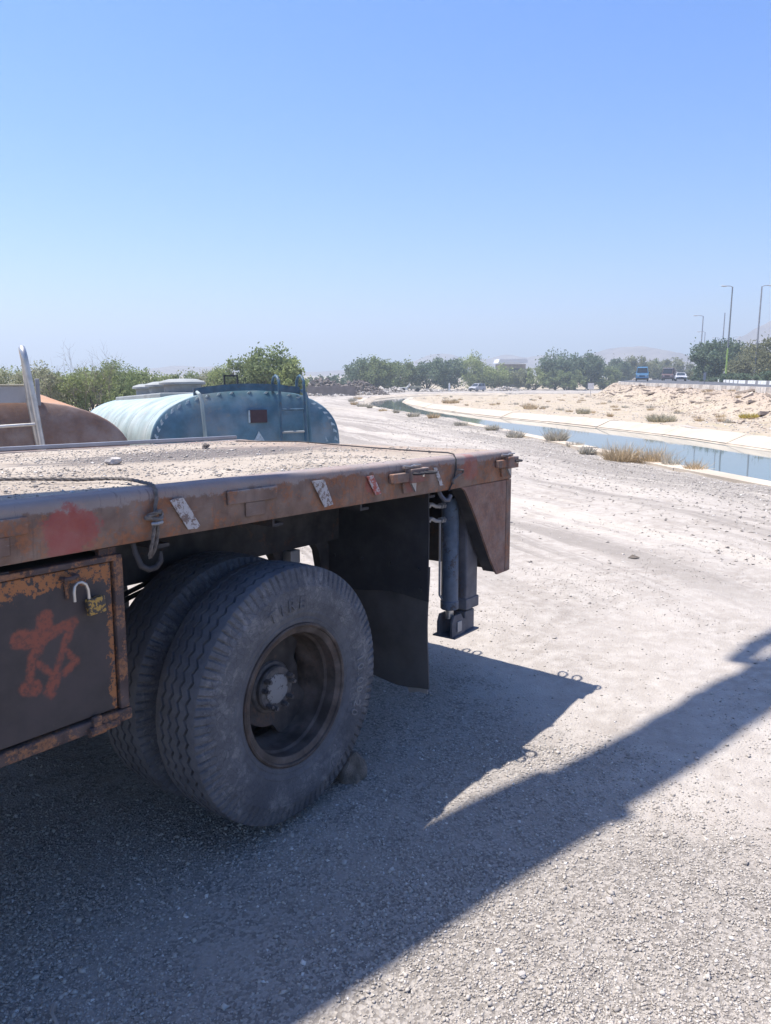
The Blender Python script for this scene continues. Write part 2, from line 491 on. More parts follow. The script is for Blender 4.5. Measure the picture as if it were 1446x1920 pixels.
# ------------------------------------------------------------------ canal
canal = empty('canal', (4.0, 40, zg(40)))
tag(canal, 'open concrete canal curving away through dry land', kind='structure')
def rim_frame(y, side):
    X = xL if side < 0 else xR
    x = float(X(y)); t = Vector((float(X(y + 1) - X(y - 1)), 2.0, 0)).normalized()
    nrm = Vector((t.y, -t.x, 0)) * (1 if side < 0 else -1)      # pointing into the canal
    return Vector((x, y, float(zg(y)))), nrm
def slab(name, ya, yb, side, prof, mat):
    """prof: (into the canal, up) outline of a thick plate"""
    k = max(2, int((yb - ya) / 2.0) + 1)
    ring = []; jz = random.uniform(-0.012, 0.012)
    for i in range(k):
        y = ya + (yb - ya) * i / (k - 1)
        p, nr = rim_frame(y, side)
        ring.append([p + nr * a + Vector((0, 0, b + jz)) for a, b in prof])
    m = len(prof); mb = MB(canal.location)
    vs = [q for r_ in ring for q in r_]
    fs = [(i * m + j, i * m + (j + 1) % m, (i + 1) * m + (j + 1) % m, (i + 1) * m + j) for i in range(k - 1) for j in range(m)]
    fs += [tuple(range(m - 1, -1, -1)), tuple(range((k - 1) * m, k * m))]
    mb.add(vs, fs)
    return mb.build(name, mat, canal)
UP = [(-0.42, 0.02), (0.0, 0.025), (0.62, -0.235), (0.58, -0.34), (-0.04, -0.06), (-0.42, -0.10)]
LO = [(0.64, -0.262), (1.9, -0.84), (1.86, -0.94), (0.60, -0.365)]
for side in (-1, 1):
    y = 2.0
    while y < 128:
        ln = random.uniform(4.3, 5.2) * (1 if y < 70 else 1.6)
        slab('lining_slab', y, y + ln - 0.03, side, UP, CONCRETE)
        slab('lining_slab', y, y + ln - 0.03, side, LO, CONCRETE_WET)
        y += ln
ys = np.arange(0, 137, 1.5)
vs = []; fs = []
for i, y in enumerate(ys):
    z = float(zg(y)) - 0.29
    vs += [(float(xL(y)) + 0.35, y, z), (float(xR(y)) - 0.35, y, z)]
    if i: fs.append((2 * i - 2, 2 * i - 1, 2 * i + 1, 2 * i))
water = MB().add(vs, fs, True).build('water', WATER)
tag(water, 'still canal water reflecting the blue sky', kind='structure')

# ------------------------------------------------------------------ road on the embankment
ys = np.concatenate([np.arange(5, 60, 3.0), np.arange(60, 380, 5.0)])
vs = []; fs = []
for i, y in enumerate(ys):
    z = float(zroad(y))
    vs += [(float(xEL(y)), y, z), (float(xER(y)), y, z + 0.02)]
    if i: fs.append((2 * i - 2, 2 * i - 1, 2 * i + 1, 2 * i))
road = MB().add(vs, fs, True).build('road', ASPHALT)
tag(road, 'grey asphalt road on the embankment curving away to the right', kind='structure')
def kerb(name, X, label, side, y0, y1, h, w, step, zoff, slots=False, mats=(0, 0)):
    root = empty(name, (float(X((y0 + y1) / 2)), (y0 + y1) / 2, float(zroad((y0 + y1) / 2))))
    tag(root, label, 'kerb')
    y = y0; i = 0
    while y < y1:
        st = step * (1 + (y - y0) / 120)
        a = Vector((float(X(y)), y, float(zroad(y)))); b = Vector((float(X(y + st)), y + st, float(zroad(y + st))))
        t = (b - a).normalized(); nr = Vector((t.y, -t.x, 0)) * side
        b = b - t * 0.05 * st
        mb = MB(root.location)
        q = []
        for p in (a, b):
            q += [p + Vector((0, 0, zoff)), p + nr * w + Vector((0, 0, zoff)), p + nr * w * 0.85 + Vector((0, 0, h)), p + nr * 0.02 + Vector((0, 0, h))]
        mb.add(q, [(3, 2, 1, 0), (4, 5, 6, 7), (0, 1, 5, 4), (1, 2, 6, 5), (2, 3, 7, 6), (3, 0, 4, 7)])
        mb.build('kerb_stone', mats[i % len(mats)], root)
        y += st; i += 1
    return root
KERB_C = simple('pale_kerb_concrete', (0.46, 0.42, 0.37), 0.9, var=0.2, scale=2.5)
KERB_D = simple('stained_kerb_concrete', (0.36, 0.32, 0.28), 0.9, var=0.25, scale=2.5)
kerb('near_kerb', xEL, 'low pale concrete kerb wall above the rubble embankment', -1, 30, 118, 0.07, 0.32, 0.95, -0.5, mats=(KERB_C, KERB_C, KERB_D))
kerb('far_kerb', xER, 'white painted kerb stones along the far side of the road', 1, 50, 190, 0.34, 0.30, 1.0, -0.05, mats=(WHITE_PAINT, WHITE_PAINT, WHITE_PAINT, DARK_PAINT))

# ------------------------------------------------------------------ mountains
def mountain_mat():
    m = Mat('bare_rock_mountain', 0.95, 0, 0.1)
    m.color(m.mix(m.step(m.noise(0.02, 8, 0.65), 0.35, 0.65), (0.17, 0.14, 0.125), (0.27, 0.225, 0.20)))
    m.bump(m.noise(0.05, 8, 0.7), 0.9, 6.0)
    return m.m
MOUNT = mountain_mat()
def ridge_noise(x, seed, octs=6):
    r = np.random.default_rng(seed); z = np.zeros_like(x); a = 1.0; k = 1.0
    for _ in range(octs):
        z += a * np.abs(np.sin(k * x + r.uniform(0, 6.28) + 0.7 * np.sin(k * .43 * x + r.uniform(0, 6)))); a *= .5; k *= 2.1
    return z / 2
def mountain(name, label, dist, pts, seed, depth=420):
    """pts = [(x, height above the plain)] skyline at distance dist"""
    pts = np.array(pts, float) * 0.68; dist *= 0.68; depth *= 0.68
    pts[:, 1] += 1.2 * (pts[:, 1] > 0)
    xs = np.linspace(pts[0, 0], pts[-1, 0], 90); n = 14
    top = np.interp(xs, pts[:, 0], pts[:, 1])
    k = np.hanning(9); k /= k.sum(); top = np.convolve(np.pad(top, 4, mode='edge'), k, 'valid')
    amp = top.max()
    V = []
    for j in range(2 * n + 1):
        t = abs(j - n) / n
        yy = dist + depth * (j - n) / n
        prof = 1.12 * np.power(1 - t, 0.85)
        zz = top * prof + amp * 0.20 * (ridge_noise((xs + yy * 0.6) / amp * 1.5, seed) - 0.5) * (0.35 + 0.65 * np.sin(np.pi * (1 - t)))* (prof > 0) * np.clip(top / amp * 2, 0, 1)
        V.append(np.stack([xs, np.full_like(xs, yy), zz - 3.5 - 1.5 * t], 1))
    V = np.array(V); ny_, nx_ = V.shape[:2]
    ii = np.arange(ny_ * nx_).reshape(ny_, nx_)
    F = np.stack([ii[:-1, :-1], ii[:-1, 1:], ii[1:, 1:], ii[1:, :-1]], -1).reshape(-1, 4)
    o = link_mesh(name, np_mesh(name, V.reshape(-1, 3), F, smooth=True), MOUNT)
    return tag(o, label, kind='structure')
mountain('mountain', 'faint blue mountain on the horizon behind the blue tank', 1700, [(-640, 0), (-560, 8), (-500, 12), (-452, 19.5), (-430, 17.5), (-400, 15), (-370, 17.5), (-330, 12), (-240, 7), (-150, 6), (-80, 11), (0, 9), (60, 7), (140, 0)], 3)
mountain('mountain', 'small flat-topped mountain over the middle trees', 1800, [(-60, 0), (20, 20), (70, 29), (100, 41), (150, 43), (175, 33), (240, 31), (252, 40), (285, 42), (310, 34), (345, 39), (380, 41), (420, 34), (520, 0)], 5)
mountain('mountain', 'broad mesa mountain behind the road', 1500, [(300, 0), (380, 34), (420, 44), (480, 49), (520, 45), (545, 30), (590, 32), (640, 44), (700, 56), (780, 60), (900, 0)], 8)
mountain('mountain', 'steep mountain rising at the right edge above the trees', 1300, [(520, 0), (580, 36), (625, 66), (660, 92), (740, 110), (900, 80), (1100, 0)], 11)

# ------------------------------------------------------------------ rusty flatbed truck
# local frame: u = towards the rear, v = across to the far side, w = up; origin = near rear deck corner
TO = Vector((0.7352, 4.5017, 1.3534))
TU = Vector((0.59350, 0.80436, -0.02760)); TV = Vector((-0.80483, 0.59305, -0.02317)); TW = Vector((-0.00227, 0.03597, 0.99935))
BASE = Vector((-1.9, 1.15, -1.36))                       # root sits on the ground under the axle
def tw(u, v, w): return TO + TU * u + TV * v + TW * w
truck = bpy.data.objects.new('flatbed_truck', None); col.objects.link(truck)
rot = Matrix((TU, TV, TW)).transposed().to_4x4()
truck.matrix_world = Matrix.Translation(tw(*BASE)) @ rot
tag(truck, 'rusty flatbed truck with dual rear wheels filling the left foreground', 'truck')
def TB(): return MB(BASE)
W = 2.30

def rail_extra(m, c):
    u, v, w = m.xyz()
    n = m.noise(11, 9, 0.78)
    # worn bare top edge
    ed = m.step(m.math('ADD', w, m.math('MULTIPLY', m.math('SUBTRACT', n, 0.5), 0.11)), 1.318, 1.330)
    c = m.mix(m.math('MULTIPLY', ed, 0.7), c, (0.27, 0.24, 0.23))
    scr = m.noise(7, 8, 0.8, vec=m.coord((2.0, 1, 26)))
    c = m.mix(m.step(scr, 0.60, 0.63, 0, 0.5), c, (0.30, 0.27, 0.26))
    run = m.noise(9, 7, 0.75, vec=m.coord((5.0, 1, 0.5)))
    c = m.mix(m.step(run, 0.56, 0.66, 0, 0.55), c, (0.075, 0.05, 0.045))
    # sprayed red patches
    for (uu, ww, rr_, k) in ((-0.90, 1.265, 0.105, 0.8), (-0.93, 1.22, 0.06, 0.7), (1.42, 1.29, 0.10, 0.45), (0.56, 1.27, 0.05, 0.6), (0.86, 1.26, 0.07, 0.4)):
        du = m.math('DIVIDE', m.math('SUBTRACT', u, uu), rr_); dw = m.math('DIVIDE', m.math('SUBTRACT', w, ww), rr_ * 0.8)
        d2 = m.math('ADD', m.math('MULTIPLY', du, du), m.math('MULTIPLY', dw, dw))
        s = m.step(m.math('ADD', d2, m.math('MULTIPLY', m.math('SUBTRACT', m.noise(22, 9, 0.8), 0.5), 3.4)), 0.95, 0.55)
        c = m.mix(m.math('MULTIPLY', s, k), c, (0.28, 0.055, 0.05))
    return c
RAIL = rusty('worn_rusty_rail_paint', (0.165, 0.108, 0.084), (0.26, 0.11, 0.055), (0.175, 0.092, 0.06), 0.66, 6.5, 0.85, 0.25, rail_extra)
RUST_PLATE = rusty('rust_brown_plate', (0.20, 0.115, 0.09), (0.27, 0.14, 0.09), (0.16, 0.095, 0.08), 0.7, 8, 0.8, 0.3)
CHASSIS = rusty('oily_chassis_paint', (0.032, 0.03, 0.032), (0.07, 0.04, 0.03), (0.03, 0.022, 0.02), 0.3, 6, 0.7, 0.12)
FRAME_RUST = rusty('flaking_frame_paint', (0.075, 0.052, 0.048), (0.28, 0.13, 0.06), (0.13, 0.07, 0.05), 0.55, 11, 0.8, 0.1)

def deck_material():
    m = Mat('dusty_steel_deck', 0.95, 0, 0.1)
    u, v, w = m.xyz()
    n = m.noise(3.2, 8, 0.65); f = m.noise(45, 6, 0.7)
    c = m.mix(m.step(n, 0.3, 0.7), (0.30, 0.25, 0.20), (0.41, 0.355, 0.29))
    # dark spill of ash across the middle
    du = m.math('DIVIDE', m.math('SUBTRACT', u, 0.75), 1.25); dv = m.math('DIVIDE', m.math('SUBTRACT', v, 0.12), 0.42)
    d2 = m.math('ADD', m.math('MULTIPLY', du, du), m.math('MULTIPLY', dv, dv))
    s = m.step(m.math('ADD', d2, m.math('MULTIPLY', m.math('SUBTRACT', m.noise(5, 7, 0.7, vec=m.coord((1, 2.2, 1))), 0.5), 2.6)), 1.1, 0.25)
    c = m.mix(m.math('MULTIPLY', s, 0.85), c, (0.13, 0.115, 0.11))
    c = m.mix(m.step(f, 0.58, 0.75, 0, 0.5), c, (0.24, 0.20, 0.18))
    ru = m.step(m.math('ADD', u, m.math('MULTIPLY', m.math('SUBTRACT', n, 0.5), 2.5)), 1.0, 1.9, 0, 0.5)
    c = m.mix(ru, c, m.mix(f, (0.25, 0.165, 0.125), (0.37, 0.27, 0.21)))
    m.color(c); m.bump(m.math('ADD', f, m.math('MULTIPLY', m.voro(60), 0.7)), 0.6, 0.012)
    return m.m
DECK = deck_material()

# deck plates, each a panel
for a, b in ((-7.2, -5.6), (-5.6, -3.9), (-3.9, -2.2), (-2.2, -0.02)):
    TB().box((a, 0.03, -0.018), (b, W - 0.03, -0.004)).build('deck_plate', DECK, truck)
# side rails: folded channel with rounded upper edge
def rail_profile(sgn, base, hr=0.168, r=0.024, t=0.008, lip=0.07):
    out = [(base + sgn * 0.10, 0.0)]
    for i in range(7):
        a = math.pi / 2 * i / 6
        out.append((base + sgn * (r - r * math.sin(a)), -r + r * math.cos(a)))
    out += [(base, -hr + 0.01), (base + sgn * 0.006, -hr), (base + sgn * lip, -hr), (base + sgn * lip, -hr + t), (base + sgn * t, -hr + t)]
    for i in range(6, -1, -1):
        a = math.pi / 2 * i / 6
        rr = r - t
        out.append((base + sgn * (t + rr - rr * math.sin(a)), -r + rr * math.cos(a)))
    out.append((base + sgn * 0.10, -t))
    return out
def rail_mesh(u0, u1, sgn, base):
    mb = TB()
    prof = rail_profile(sgn, base)
    n = int((u1 - u0) / 0.12); m = len(prof)
    vs = []; fs = []
    rg = np.random.default_rng(4)
    ph = rg.uniform(0, 6, 4)
    for i in range(n + 1):
        u = u0 + (u1 - u0) * i / n
        dv = 0.004 * math.sin(u * 2.3 + ph[0]) + 0.003 * math.sin(u * 5.1 + ph[1])
        dw = 0.003 * math.sin(u * 1.7 + ph[2])
        vs += [(u, p[0] + dv, p[1] + dw) for p in prof]
        if i:
            fs += [((i - 1) * m + j, (i - 1) * m + (j + 1) % m, i * m + (j + 1) % m, i * m + j) for j in range(m)]
    fs += [tuple(range(m)), tuple(range(n * m, n * m + m))]
    return mb.add(vs, fs, True)
rail_mesh(-7.2, 0.0, 1, 0.0).build('side_rail', RAIL, truck)
rail_mesh(-7.2, 0.0, -1, W).build('side_rail', RAIL, truck)
TB().box((-7.2, W - 0.02, 0.004), (-0.03, W + 0.006, 0.028), 0.004).build('edge_strip', GREY_STEEL, truck)
TB().box((-0.016, 0.01, -0.72), (-0.002, W - 0.01, -0.165)).build('rear_skirt', CHASSIS, truck)
TB().box((-0.05, 0.012, -0.165), (0.0, W - 0.012, -0.008), 0.012).build('rear_rail', RAIL, truck)
# rear gusset: side plate sweeping down, with an inward flange on its curved edge
curve = [(-0.56, -0.172), (-0.525, -0.19), (-0.50, -0.22), (-0.45, -0.285), (-0.39, -0.37), (-0.33, -0.46), (-0.27, -0.555), (-0.22, -0.63), (-0.185, -0.675), (-0.165, -0.70)]
poly = [(-0.02, -0.172)] + curve + [(-0.15, -0.715), (-0.028, -0.715)]
for v0 in (0.0, W - 0.012):
    mb = TB(); mb.prism([(p[0], p[1]) for p in poly], 1, v0, v0 + 0.012)
    g = mb.build('rear_gusset', RUST_PLATE, truck)
    fl = TB()
    s = 1 if v0 == 0 else -1
    for (a, b) in zip(curve[:-1], curve[1:]):
        va, vb = (v0 + 0.012, v0 + 0.085) if s > 0 else (v0 - 0.085, v0)
        fl.prism([(a[0], a[1]), (b[0], b[1]), (b[0] + 0.006, b[1] + 0.005), (a[0] + 0.006, a[1] + 0.005)], 1, va, vb)
    fl.build('flange', CHASSIS, g)
TB().box((-0.058, -0.003, -0.712), (-0.003, 0.0, -0.17)).build('gusset_edge_strip', RAIL, truck)
# chassis
for v in (0.62, 1.58):
    mb = TB(); mb.box((-7.2, v, -0.47), (-0.03, v + 0.02, -0.20)); mb.box((-7.2, v + 0.02, -0.47), (-0.03, v + 0.10, -0.455)); mb.box((-7.2, v + 0.02, -0.215), (-0.03, v + 0.10, -0.2))
    mb.build('chassis_beam', CHASSIS, truck)
u = -6.9
while u < -0.2:
    mb = TB(); mb.box((u, 0.02, -0.20), (u + 0.012, W - 0.02, -0.02)); mb.box((u + 0.012, 0.02, -0.2), (u + 0.06, W - 0.02, -0.188))
    mb.build('cross_member', CHASSIS, truck)
    u += 0.55
# stake pockets along the rail
def pocket(u0, u1, bent=0.0, mat=RAIL):
    k = TB()
    um = u0 + (u1 - u0) * 0.56
    k.box((u0, -0.034, -0.094), (um, -0.004, -0.050), 0.004)                    # latch bar
    k.box((um - 0.03, -0.05, -0.10), (u1, -0.004, -0.034), 0.005)                # pocket block
    k.box((um - 0.05, -0.028, -0.032), (u1 - 0.03, -0.006, -0.022), 0.002)       # top lip
    k.prism([(um - 0.055, -0.10), (um + 0.05, -0.10), (um + 0.045, -0.148), (um - 0.045, -0.148)], 1, -0.014, -0.004)
    p = k.build('stake_pocket', mat, truck)
    q = TB(); q.prism([(um + 0.0, -0.102), (um + 0.042, -0.102), (um + 0.036, -0.147)], 1, -0.026, -0.0145)
    q.build('wedge', GREY_STEEL, p)
    q = TB(); q.box((um + 0.055, -0.053, -0.075), (um + 0.07, -0.0505, -0.055)); q.build('pin_hole', BRIGHT_STEEL, p)
    q = TB(); q.tube([(um - 0.06, -0.02, -0.018), (um - 0.02, -0.035, -0.022), (um + 0.02, -0.03, -0.016), (um + 0.06, -0.036, -0.018)], 0.004, 6); q.build('wire_tie', GREY_STEEL, p)
pocket(-1.22, -0.945); pocket(-0.205, -0.002)
def worn_pocket(u0, u1):
    k = TB()
    k.box((u0, -0.012, -0.085), (u1, -0.003, -0.036), 0.003)
    k.box((u0 + (u1 - u0) * .35, -0.009, -0.14), (u0 + (u1 - u0) * .75, -0.003, -0.085), 0.004)
    k.build('worn_pocket', RAIL, truck)
worn_pocket(-2.20, -1.95); worn_pocket(-3.16, -2.94)
# reflective tape strips
def tape_mat(name, a, b):
    m = Mat(name, 0.6, 0, 0.4)
    n = m.noise(38, 9, 0.8)
    m.color(m.mix(m.step(n, 0.50, 0.54), a, b)); return m.m
TAPE_W = tape_mat('scuffed_white_tape', (0.40, 0.385, 0.385), (0.16, 0.115, 0.10)); TAPE_R = tape_mat('scuffed_red_tape', (0.34, 0.08, 0.06), (0.40, 0.36, 0.35))
def tape(q, mat):
    q = [(a, b) for a, b in q]
    mb = TB(); mb.prism(q, 1, -0.0105, -0.0065); mb.build('reflective_tape', mat, truck)
tape([(-2.451, -0.042), (-2.43, -0.036), (-2.398, -0.037), (-2.365, -0.085), (-2.33, -0.141), (-2.345, -0.150), (-2.381, -0.148), (-2.42, -0.09)], TAPE_W)
tape([(-1.75, -0.036), (-1.675, -0.036), (-1.62, -0.144), (-1.674, -0.151)], TAPE_W)
tape([(-1.39, -0.047), (-1.343, -0.045), (-1.284, -0.131), (-1.325, -0.135)], TAPE_R)
tape([(-0.85, -0.045), (-0.82, -0.045), (-0.76, -0.14), (-0.79, -0.14)], TAPE_W)

# lashing rings on the rear and near rails
def ring(c, rad, ax, r_=0.0065):
    e1 = Vector((1, 0, 0)) if ax != 0 else Vector((0, 1, 0)); e2 = Vector((0, 0, 1)) if ax == 1 else Vector((0, 1, 0)) if ax == 2 else Vector((0, 0, 1))
    pts = [Vector(c) + e1 * rad * math.cos(R(t)) + e2 * rad * 0.75 * math.sin(R(t)) for t in range(0, 361, 30)]
    TB().tube(pts, r_, 8, cap=False).build('lashing_ring', CHASSIS, truck)
ring((0.028, 0.10, -0.03), 0.035, 2); ring((0.03, 0.19, -0.03), 0.035, 2); ring((0.026, 0.78, -0.03), 0.035, 2); ring((0.026, 0.86, -0.03), 0.03, 2)
ring((-0.02, -0.05, -0.06), 0.03, 2); ring((-0.98, -0.075, -0.055), 0.035, 2); ring((-1.06, -0.06, -0.055), 0.03, 2)
# mud flap: two overlapping rubber sheets hung from the cross member
def flap_mat():
    m = Mat('dusty_rubber_flap', 0.85, 0, 0.2)
    u, v, w = m.xyz()
    n = m.noise(5, 7, 0.65)
    c = m.mix(m.step(n, 0.35, 0.7), (0.035, 0.034, 0.037), (0.06, 0.057, 0.058))
    low = m.step(m.math('ADD', w, m.math('MULTIPLY', n, 0.25)), 0.55, 0.05)
    c = m.mix(m.math('MULTIPLY', low, 0.55), c, (0.20, 0.175, 0.16))
    m.color(c); m.bump(m.noise(90, 5), 0.25, 0.003); return m.m
FLAP = flap_mat()
def sheet(v0, v1, w0, w1, u0, wav, seed, corner=0.0):
    rg = np.random.default_rng(seed); ph = rg.uniform(0, 6, 4)
    nv, nw = 9, 16
    def P(i, j, t):
        s = i / nv; k = j / nw
        v = v0 + (v1 - v0) * s + 0.003 * math.sin(k * 7 + ph[0]) * (1 - s)
        w = w0 + (w1 - w0) * k - (0.012 * math.sin(s * 9 + ph[1]) * k)
        if corner and s > 0.6: w += corner * (s - 0.6) / 0.4 * k
        uu = u0 + wav * k * math.sin(s * 4 + k * 3 + ph[2]) + wav * 0.5 * math.sin(k * 6 + ph[3])
        return (uu + t, v, w)
    vs = [P(i, j, 0) for j in range(nw + 1) for i in range(nv + 1)] + [P(i, j, 0.008) for j in range(nw + 1) for i in range(nv + 1)]
    n = (nv + 1) * (nw + 1); fs = []
    for j in range(nw):
        for i in range(nv):
            a = j * (nv + 1) + i; q = (a, a + 1, a + nv + 2, a + nv + 1)
            fs += [q, tuple(x + n for x in reversed(q))]
    edge = [i for i in range(nv + 1)] + [(j + 1) * (nv + 1) + nv for j in range(nw)] + [nw * (nv + 1) + i for i in range(nv - 1, -1, -1)] + [j * (nv + 1) for j in range(nw - 1, 0, -1)]
    for a, b in zip(edge, edge[1:] + edge[:1]): fs.append((a, b, b + n, a + n))
    return TB().add(vs, fs, True)
fl = sheet(0.03, 0.76, -0.17, -0.728, -0.835, 0.006, 2).build('mud_flap', FLAP, truck)
for (v, w) in ((0.645, -0.565), (0.455, -0.562), (0.266, -0.565), (0.09, -0.575), (0.075, -0.68)):
    b = TB(); b.cyl((-0.836, v, w), (-0.85, v, w), 0.011, 6); b.build('bolt', DARK_STEEL, fl)
sheet(0.035, 0.62, -0.56, -1.225, -0.822, 0.008, 5, corner=0.03).build('mud_flap', simple('dusty_grey_rubber', (0.095, 0.086, 0.08), 0.9, var=0.3, scale=4, bump=0.4), truck)
mb = TB(); mb.prism([(0.045, -1.20), (0.20, -1.175), (0.165, -1.265), (0.10, -1.245), (0.05, -1.248)], 0, -0.806, -0.800)
mb.build('flap_patch', simple('torn_pale_backing', (0.30, 0.265, 0.235), 0.9), truck)

# hydraulic support leg
BLUE_OIL = rusty('worn_blue_cylinder_paint', (0.08, 0.108, 0.15), (0.05, 0.045, 0.05), (0.04, 0.045, 0.06), 0.33, 9, 0.45, 0.12)
LEG = rusty('grey_support_leg_paint', (0.10, 0.10, 0.115), (0.10, 0.075, 0.07), (0.07, 0.06, 0.06), 0.3, 6, 0.6, 0.25)
jack = TB(); jack.box((-0.33, 0.10, -0.895), (-0.20, 0.23, -0.19), 0.01); jk = jack.build('support_leg', LEG, truck)
b = TB(); b.box((-0.337, 0.093, -0.905), (-0.193, 0.237, -0.84), 0.006); b.build('collar', LEG, jk)
b = TB(); b.box((-0.318, 0.112, -1.035), (-0.212, 0.218, -0.92), 0.006); b.build('inner_leg', LEG, jk)
b = TB(); b.box((-0.468, 0.088, -1.045), (-0.195, 0.238, -1.035), 0.003); b.build('foot_plate', LEG, jk)
b = TB()
for v in (0.105, 0.195):
    b.prism([(-0.47, -1.035), (-0.47, -0.955), (-0.45, -0.915), (-0.375, -0.915), (-0.35, -0.95), (-0.325, -0.955), (-0.325, -1.035)], 1, v, v + 0.012)
b.build('clevis', LEG, jk)
b = TB(); b.box((-0.42, 0.098, -1.015), (-0.375, 0.1045, -0.955), 0.002); b.build('clevis_plate', GREY_STEEL, jk)
b = TB(); b.prism([(-0.385, -0.19), (-0.30, -0.19), (-0.30, -0.33), (-0.335, -0.33), (-0.385, -0.29)], 1, 0.085, 0.098); b.build('upper_bracket', LEG, jk)
b = TB(); b.cyl((-0.345, 0.085, -0.245), (-0.345, 0.07, -0.245), 0.02, 8); b.build('pivot_bolt', DARK_STEEL, jk)
cy = TB(); cy.lathe([(0, -0.25), (0.042, -0.25), (0.049, -0.262), (0.049, -0.835), (0.052, -0.837), (0.052, -0.88), (0.047, -0.885), (0, -0.885)], (-0.42, 0.155, 0), (0, 0, 1), 28)
cyl = cy.build('hydraulic_cylinder', BLUE_OIL, truck)
b = TB(); b.cyl((-0.42, 0.155, -0.885), (-0.42, 0.155, -0.94), 0.024, 16); b.build('piston_rod', BRIGHT_STEEL, cyl)
for w in (-0.285, -0.365):
    b = TB()
    b.tube([(-0.60, 0.20, w + 0.012), (-0.56, 0.185, w + 0.01), (-0.53, 0.18, w - 0.004), (-0.50, 0.17, w - 0.006), (-0.455, 0.16, w)], 0.011, 10)
    for uu, vv in ((-0.585, 0.195), (-0.495, 0.17), (-0.475, 0.166)):
        b.cyl((uu - 0.009, vv, w + 0.006 if uu < -.55 else w - 0.004), (uu + 0.009, vv, w + 0.006 if uu < -.55 else w - 0.004), 0.018, 6)
    b.build('hose_fitting', GREY_STEEL, cyl)
b = TB(); b.tube([(-0.47, 0.185, -0.365), (-0.472, 0.19, -0.39), (-0.472, 0.19, -0.80), (-0.465, 0.18, -0.82), (-0.44, 0.165, -0.825)], 0.0065, 8); b.build('oil_pipe', GREY_STEEL, cyl)

# tool box ------------------------------------------------------
def door_material():
    m = Mat('scuffed_black_box_door', 0.55, 0, 0.3)
    u, v, w = m.xyz()
    n = m.noise(7, 7, 0.65); f = m.noise(60, 6, 0.75); g = m.noise(22, 6, 0.7)
    c = m.mix(m.step(n, 0.3, 0.7), (0.040, 0.035, 0.036), (0.072, 0.058, 0.056))
    c = m.mix(m.step(f, 0.60, 0.75, 0, 0.35), c, (0.13, 0.105, 0.095))
    edge = m.step(m.math('ADD', w, m.math('MULTIPLY', m.math('SUBTRACT', g, 0.5), 0.16)), 1.065, 1.12)
    er = m.step(m.math('ADD', u, m.math('MULTIPLY', m.math('SUBTRACT', g, 0.5), 0.12)), -0.80, -0.765)
    chip = m.step(m.math('MULTIPLY', m.math('MAXIMUM', edge, er), m.step(f, 0.38, 0.55)), 0.3, 0.6)
    c = m.mix(chip, c, (0.30, 0.125, 0.05))
    # orange spray mark: strokes as capsules in door coordinates
    segs = [((-2.893, -.347), (-2.90, -.385), .024), ((-2.975, -.389), (-2.915, -.404), .025), ((-2.906, -.404), (-2.87, -.39), .016), ((-2.87, -.39), (-2.806, -.378), .014), ((-2.81, -.387), (-2.838, -.438), .011), ((-2.838, -.438), (-2.873, -.526), .008), ((-2.873, -.53), (-2.885, -.555), .018), ((-2.906, -.404), (-2.937, -.451), .015), ((-2.937, -.451), (-2.955, -.53), .010), ((-2.962, -.54), (-2.94, -.545), .022), ((-2.921, -.475), (-2.879, -.524), .008), ((-2.835, -.455), (-2.805, -.499), .006), ((-2.805, -.499), (-2.844, -.528), .010), ((-2.90, -.565), (-2.888, -.58), .010)]
    best = None
    for (a, b, r_) in segs:
        ax, aw = a[0] + 1.9, a[1] + 1.36; bx, bw = b[0] + 1.9, b[1] + 1.36
        dx, dw = bx - ax, bw - aw; L2 = dx * dx + dw * dw
        pu, pw = m.math('SUBTRACT', u, ax), m.math('SUBTRACT', w, aw)
        t = m.math('DIVIDE', m.math('ADD', m.math('MULTIPLY', pu, dx), m.math('MULTIPLY', pw, dw)), L2)
        tn = m.n[-1] if False else t.node; tn.use_clamp = True
        qx = m.math('SUBTRACT', pu, m.math('MULTIPLY', t, dx)); qw = m.math('SUBTRACT', pw, m.math('MULTIPLY', t, dw))
        dd = m.math('SUBTRACT', m.math('SQRT', m.math('ADD', m.math('MULTIPLY', qx, qx), m.math('MULTIPLY', qw, qw))), r_)
        best = dd if best is None else m.math('MINIMUM', best, dd)
    sp = m.step(m.math('ADD', best, m.math('MULTIPLY', m.math('SUBTRACT', m.noise(35, 8, 0.75), 0.5), 0.03)), 0.010, -0.006)
    c = m.mix(m.math('MULTIPLY', m.math('MULTIPLY', sp, m.step(f, 0.62, 0.45, 0.35, 1.0)), 0.72), c, (0.30, 0.085, 0.05))
    m.color(c)
    m.rough(m.step(n, 0.3, 0.7, 0.5, 0.75))
    m.bump(m.math('ADD', m.math('MULTIPLY', f, 0.4), m.math('MULTIPLY', chip, -0.5)), 0.3, 0.003)
    return m.m
box_root = TB()
box_root.box((-4.2, 0.045, -0.73), (-2.645, 0.52, -0.20))
bx = box_root.build('tool_box', CHASSIS, truck)
b = TB(); b.box((-4.17, 0.02, -0.695), (-2.668, 0.043, -0.215), 0.004); dr = b.build('box_door', door_material(), bx)
b = TB(); b.box((-2.66, 0.012, -0.70), (-2.628, 0.052, -0.205), 0.004); b.build('door_frame', FRAME_RUST, bx)
b = TB(); b.box((-4.2, 0.008, -0.742), (-2.622, 0.055, -0.703), 0.006); b.build('door_frame', FRAME_RUST, bx)
b = TB(); b.box((-4.2, 0.012, -0.212), (-2.63, 0.05, -0.194), 0.003); b.build('door_frame', FRAME_RUST, bx)
b = TB(); b.box((-2.70, 0.03, -0.194), (-2.64, 0.05, -0.172)); b.build('hanger_tab', FRAME_RUST, bx)
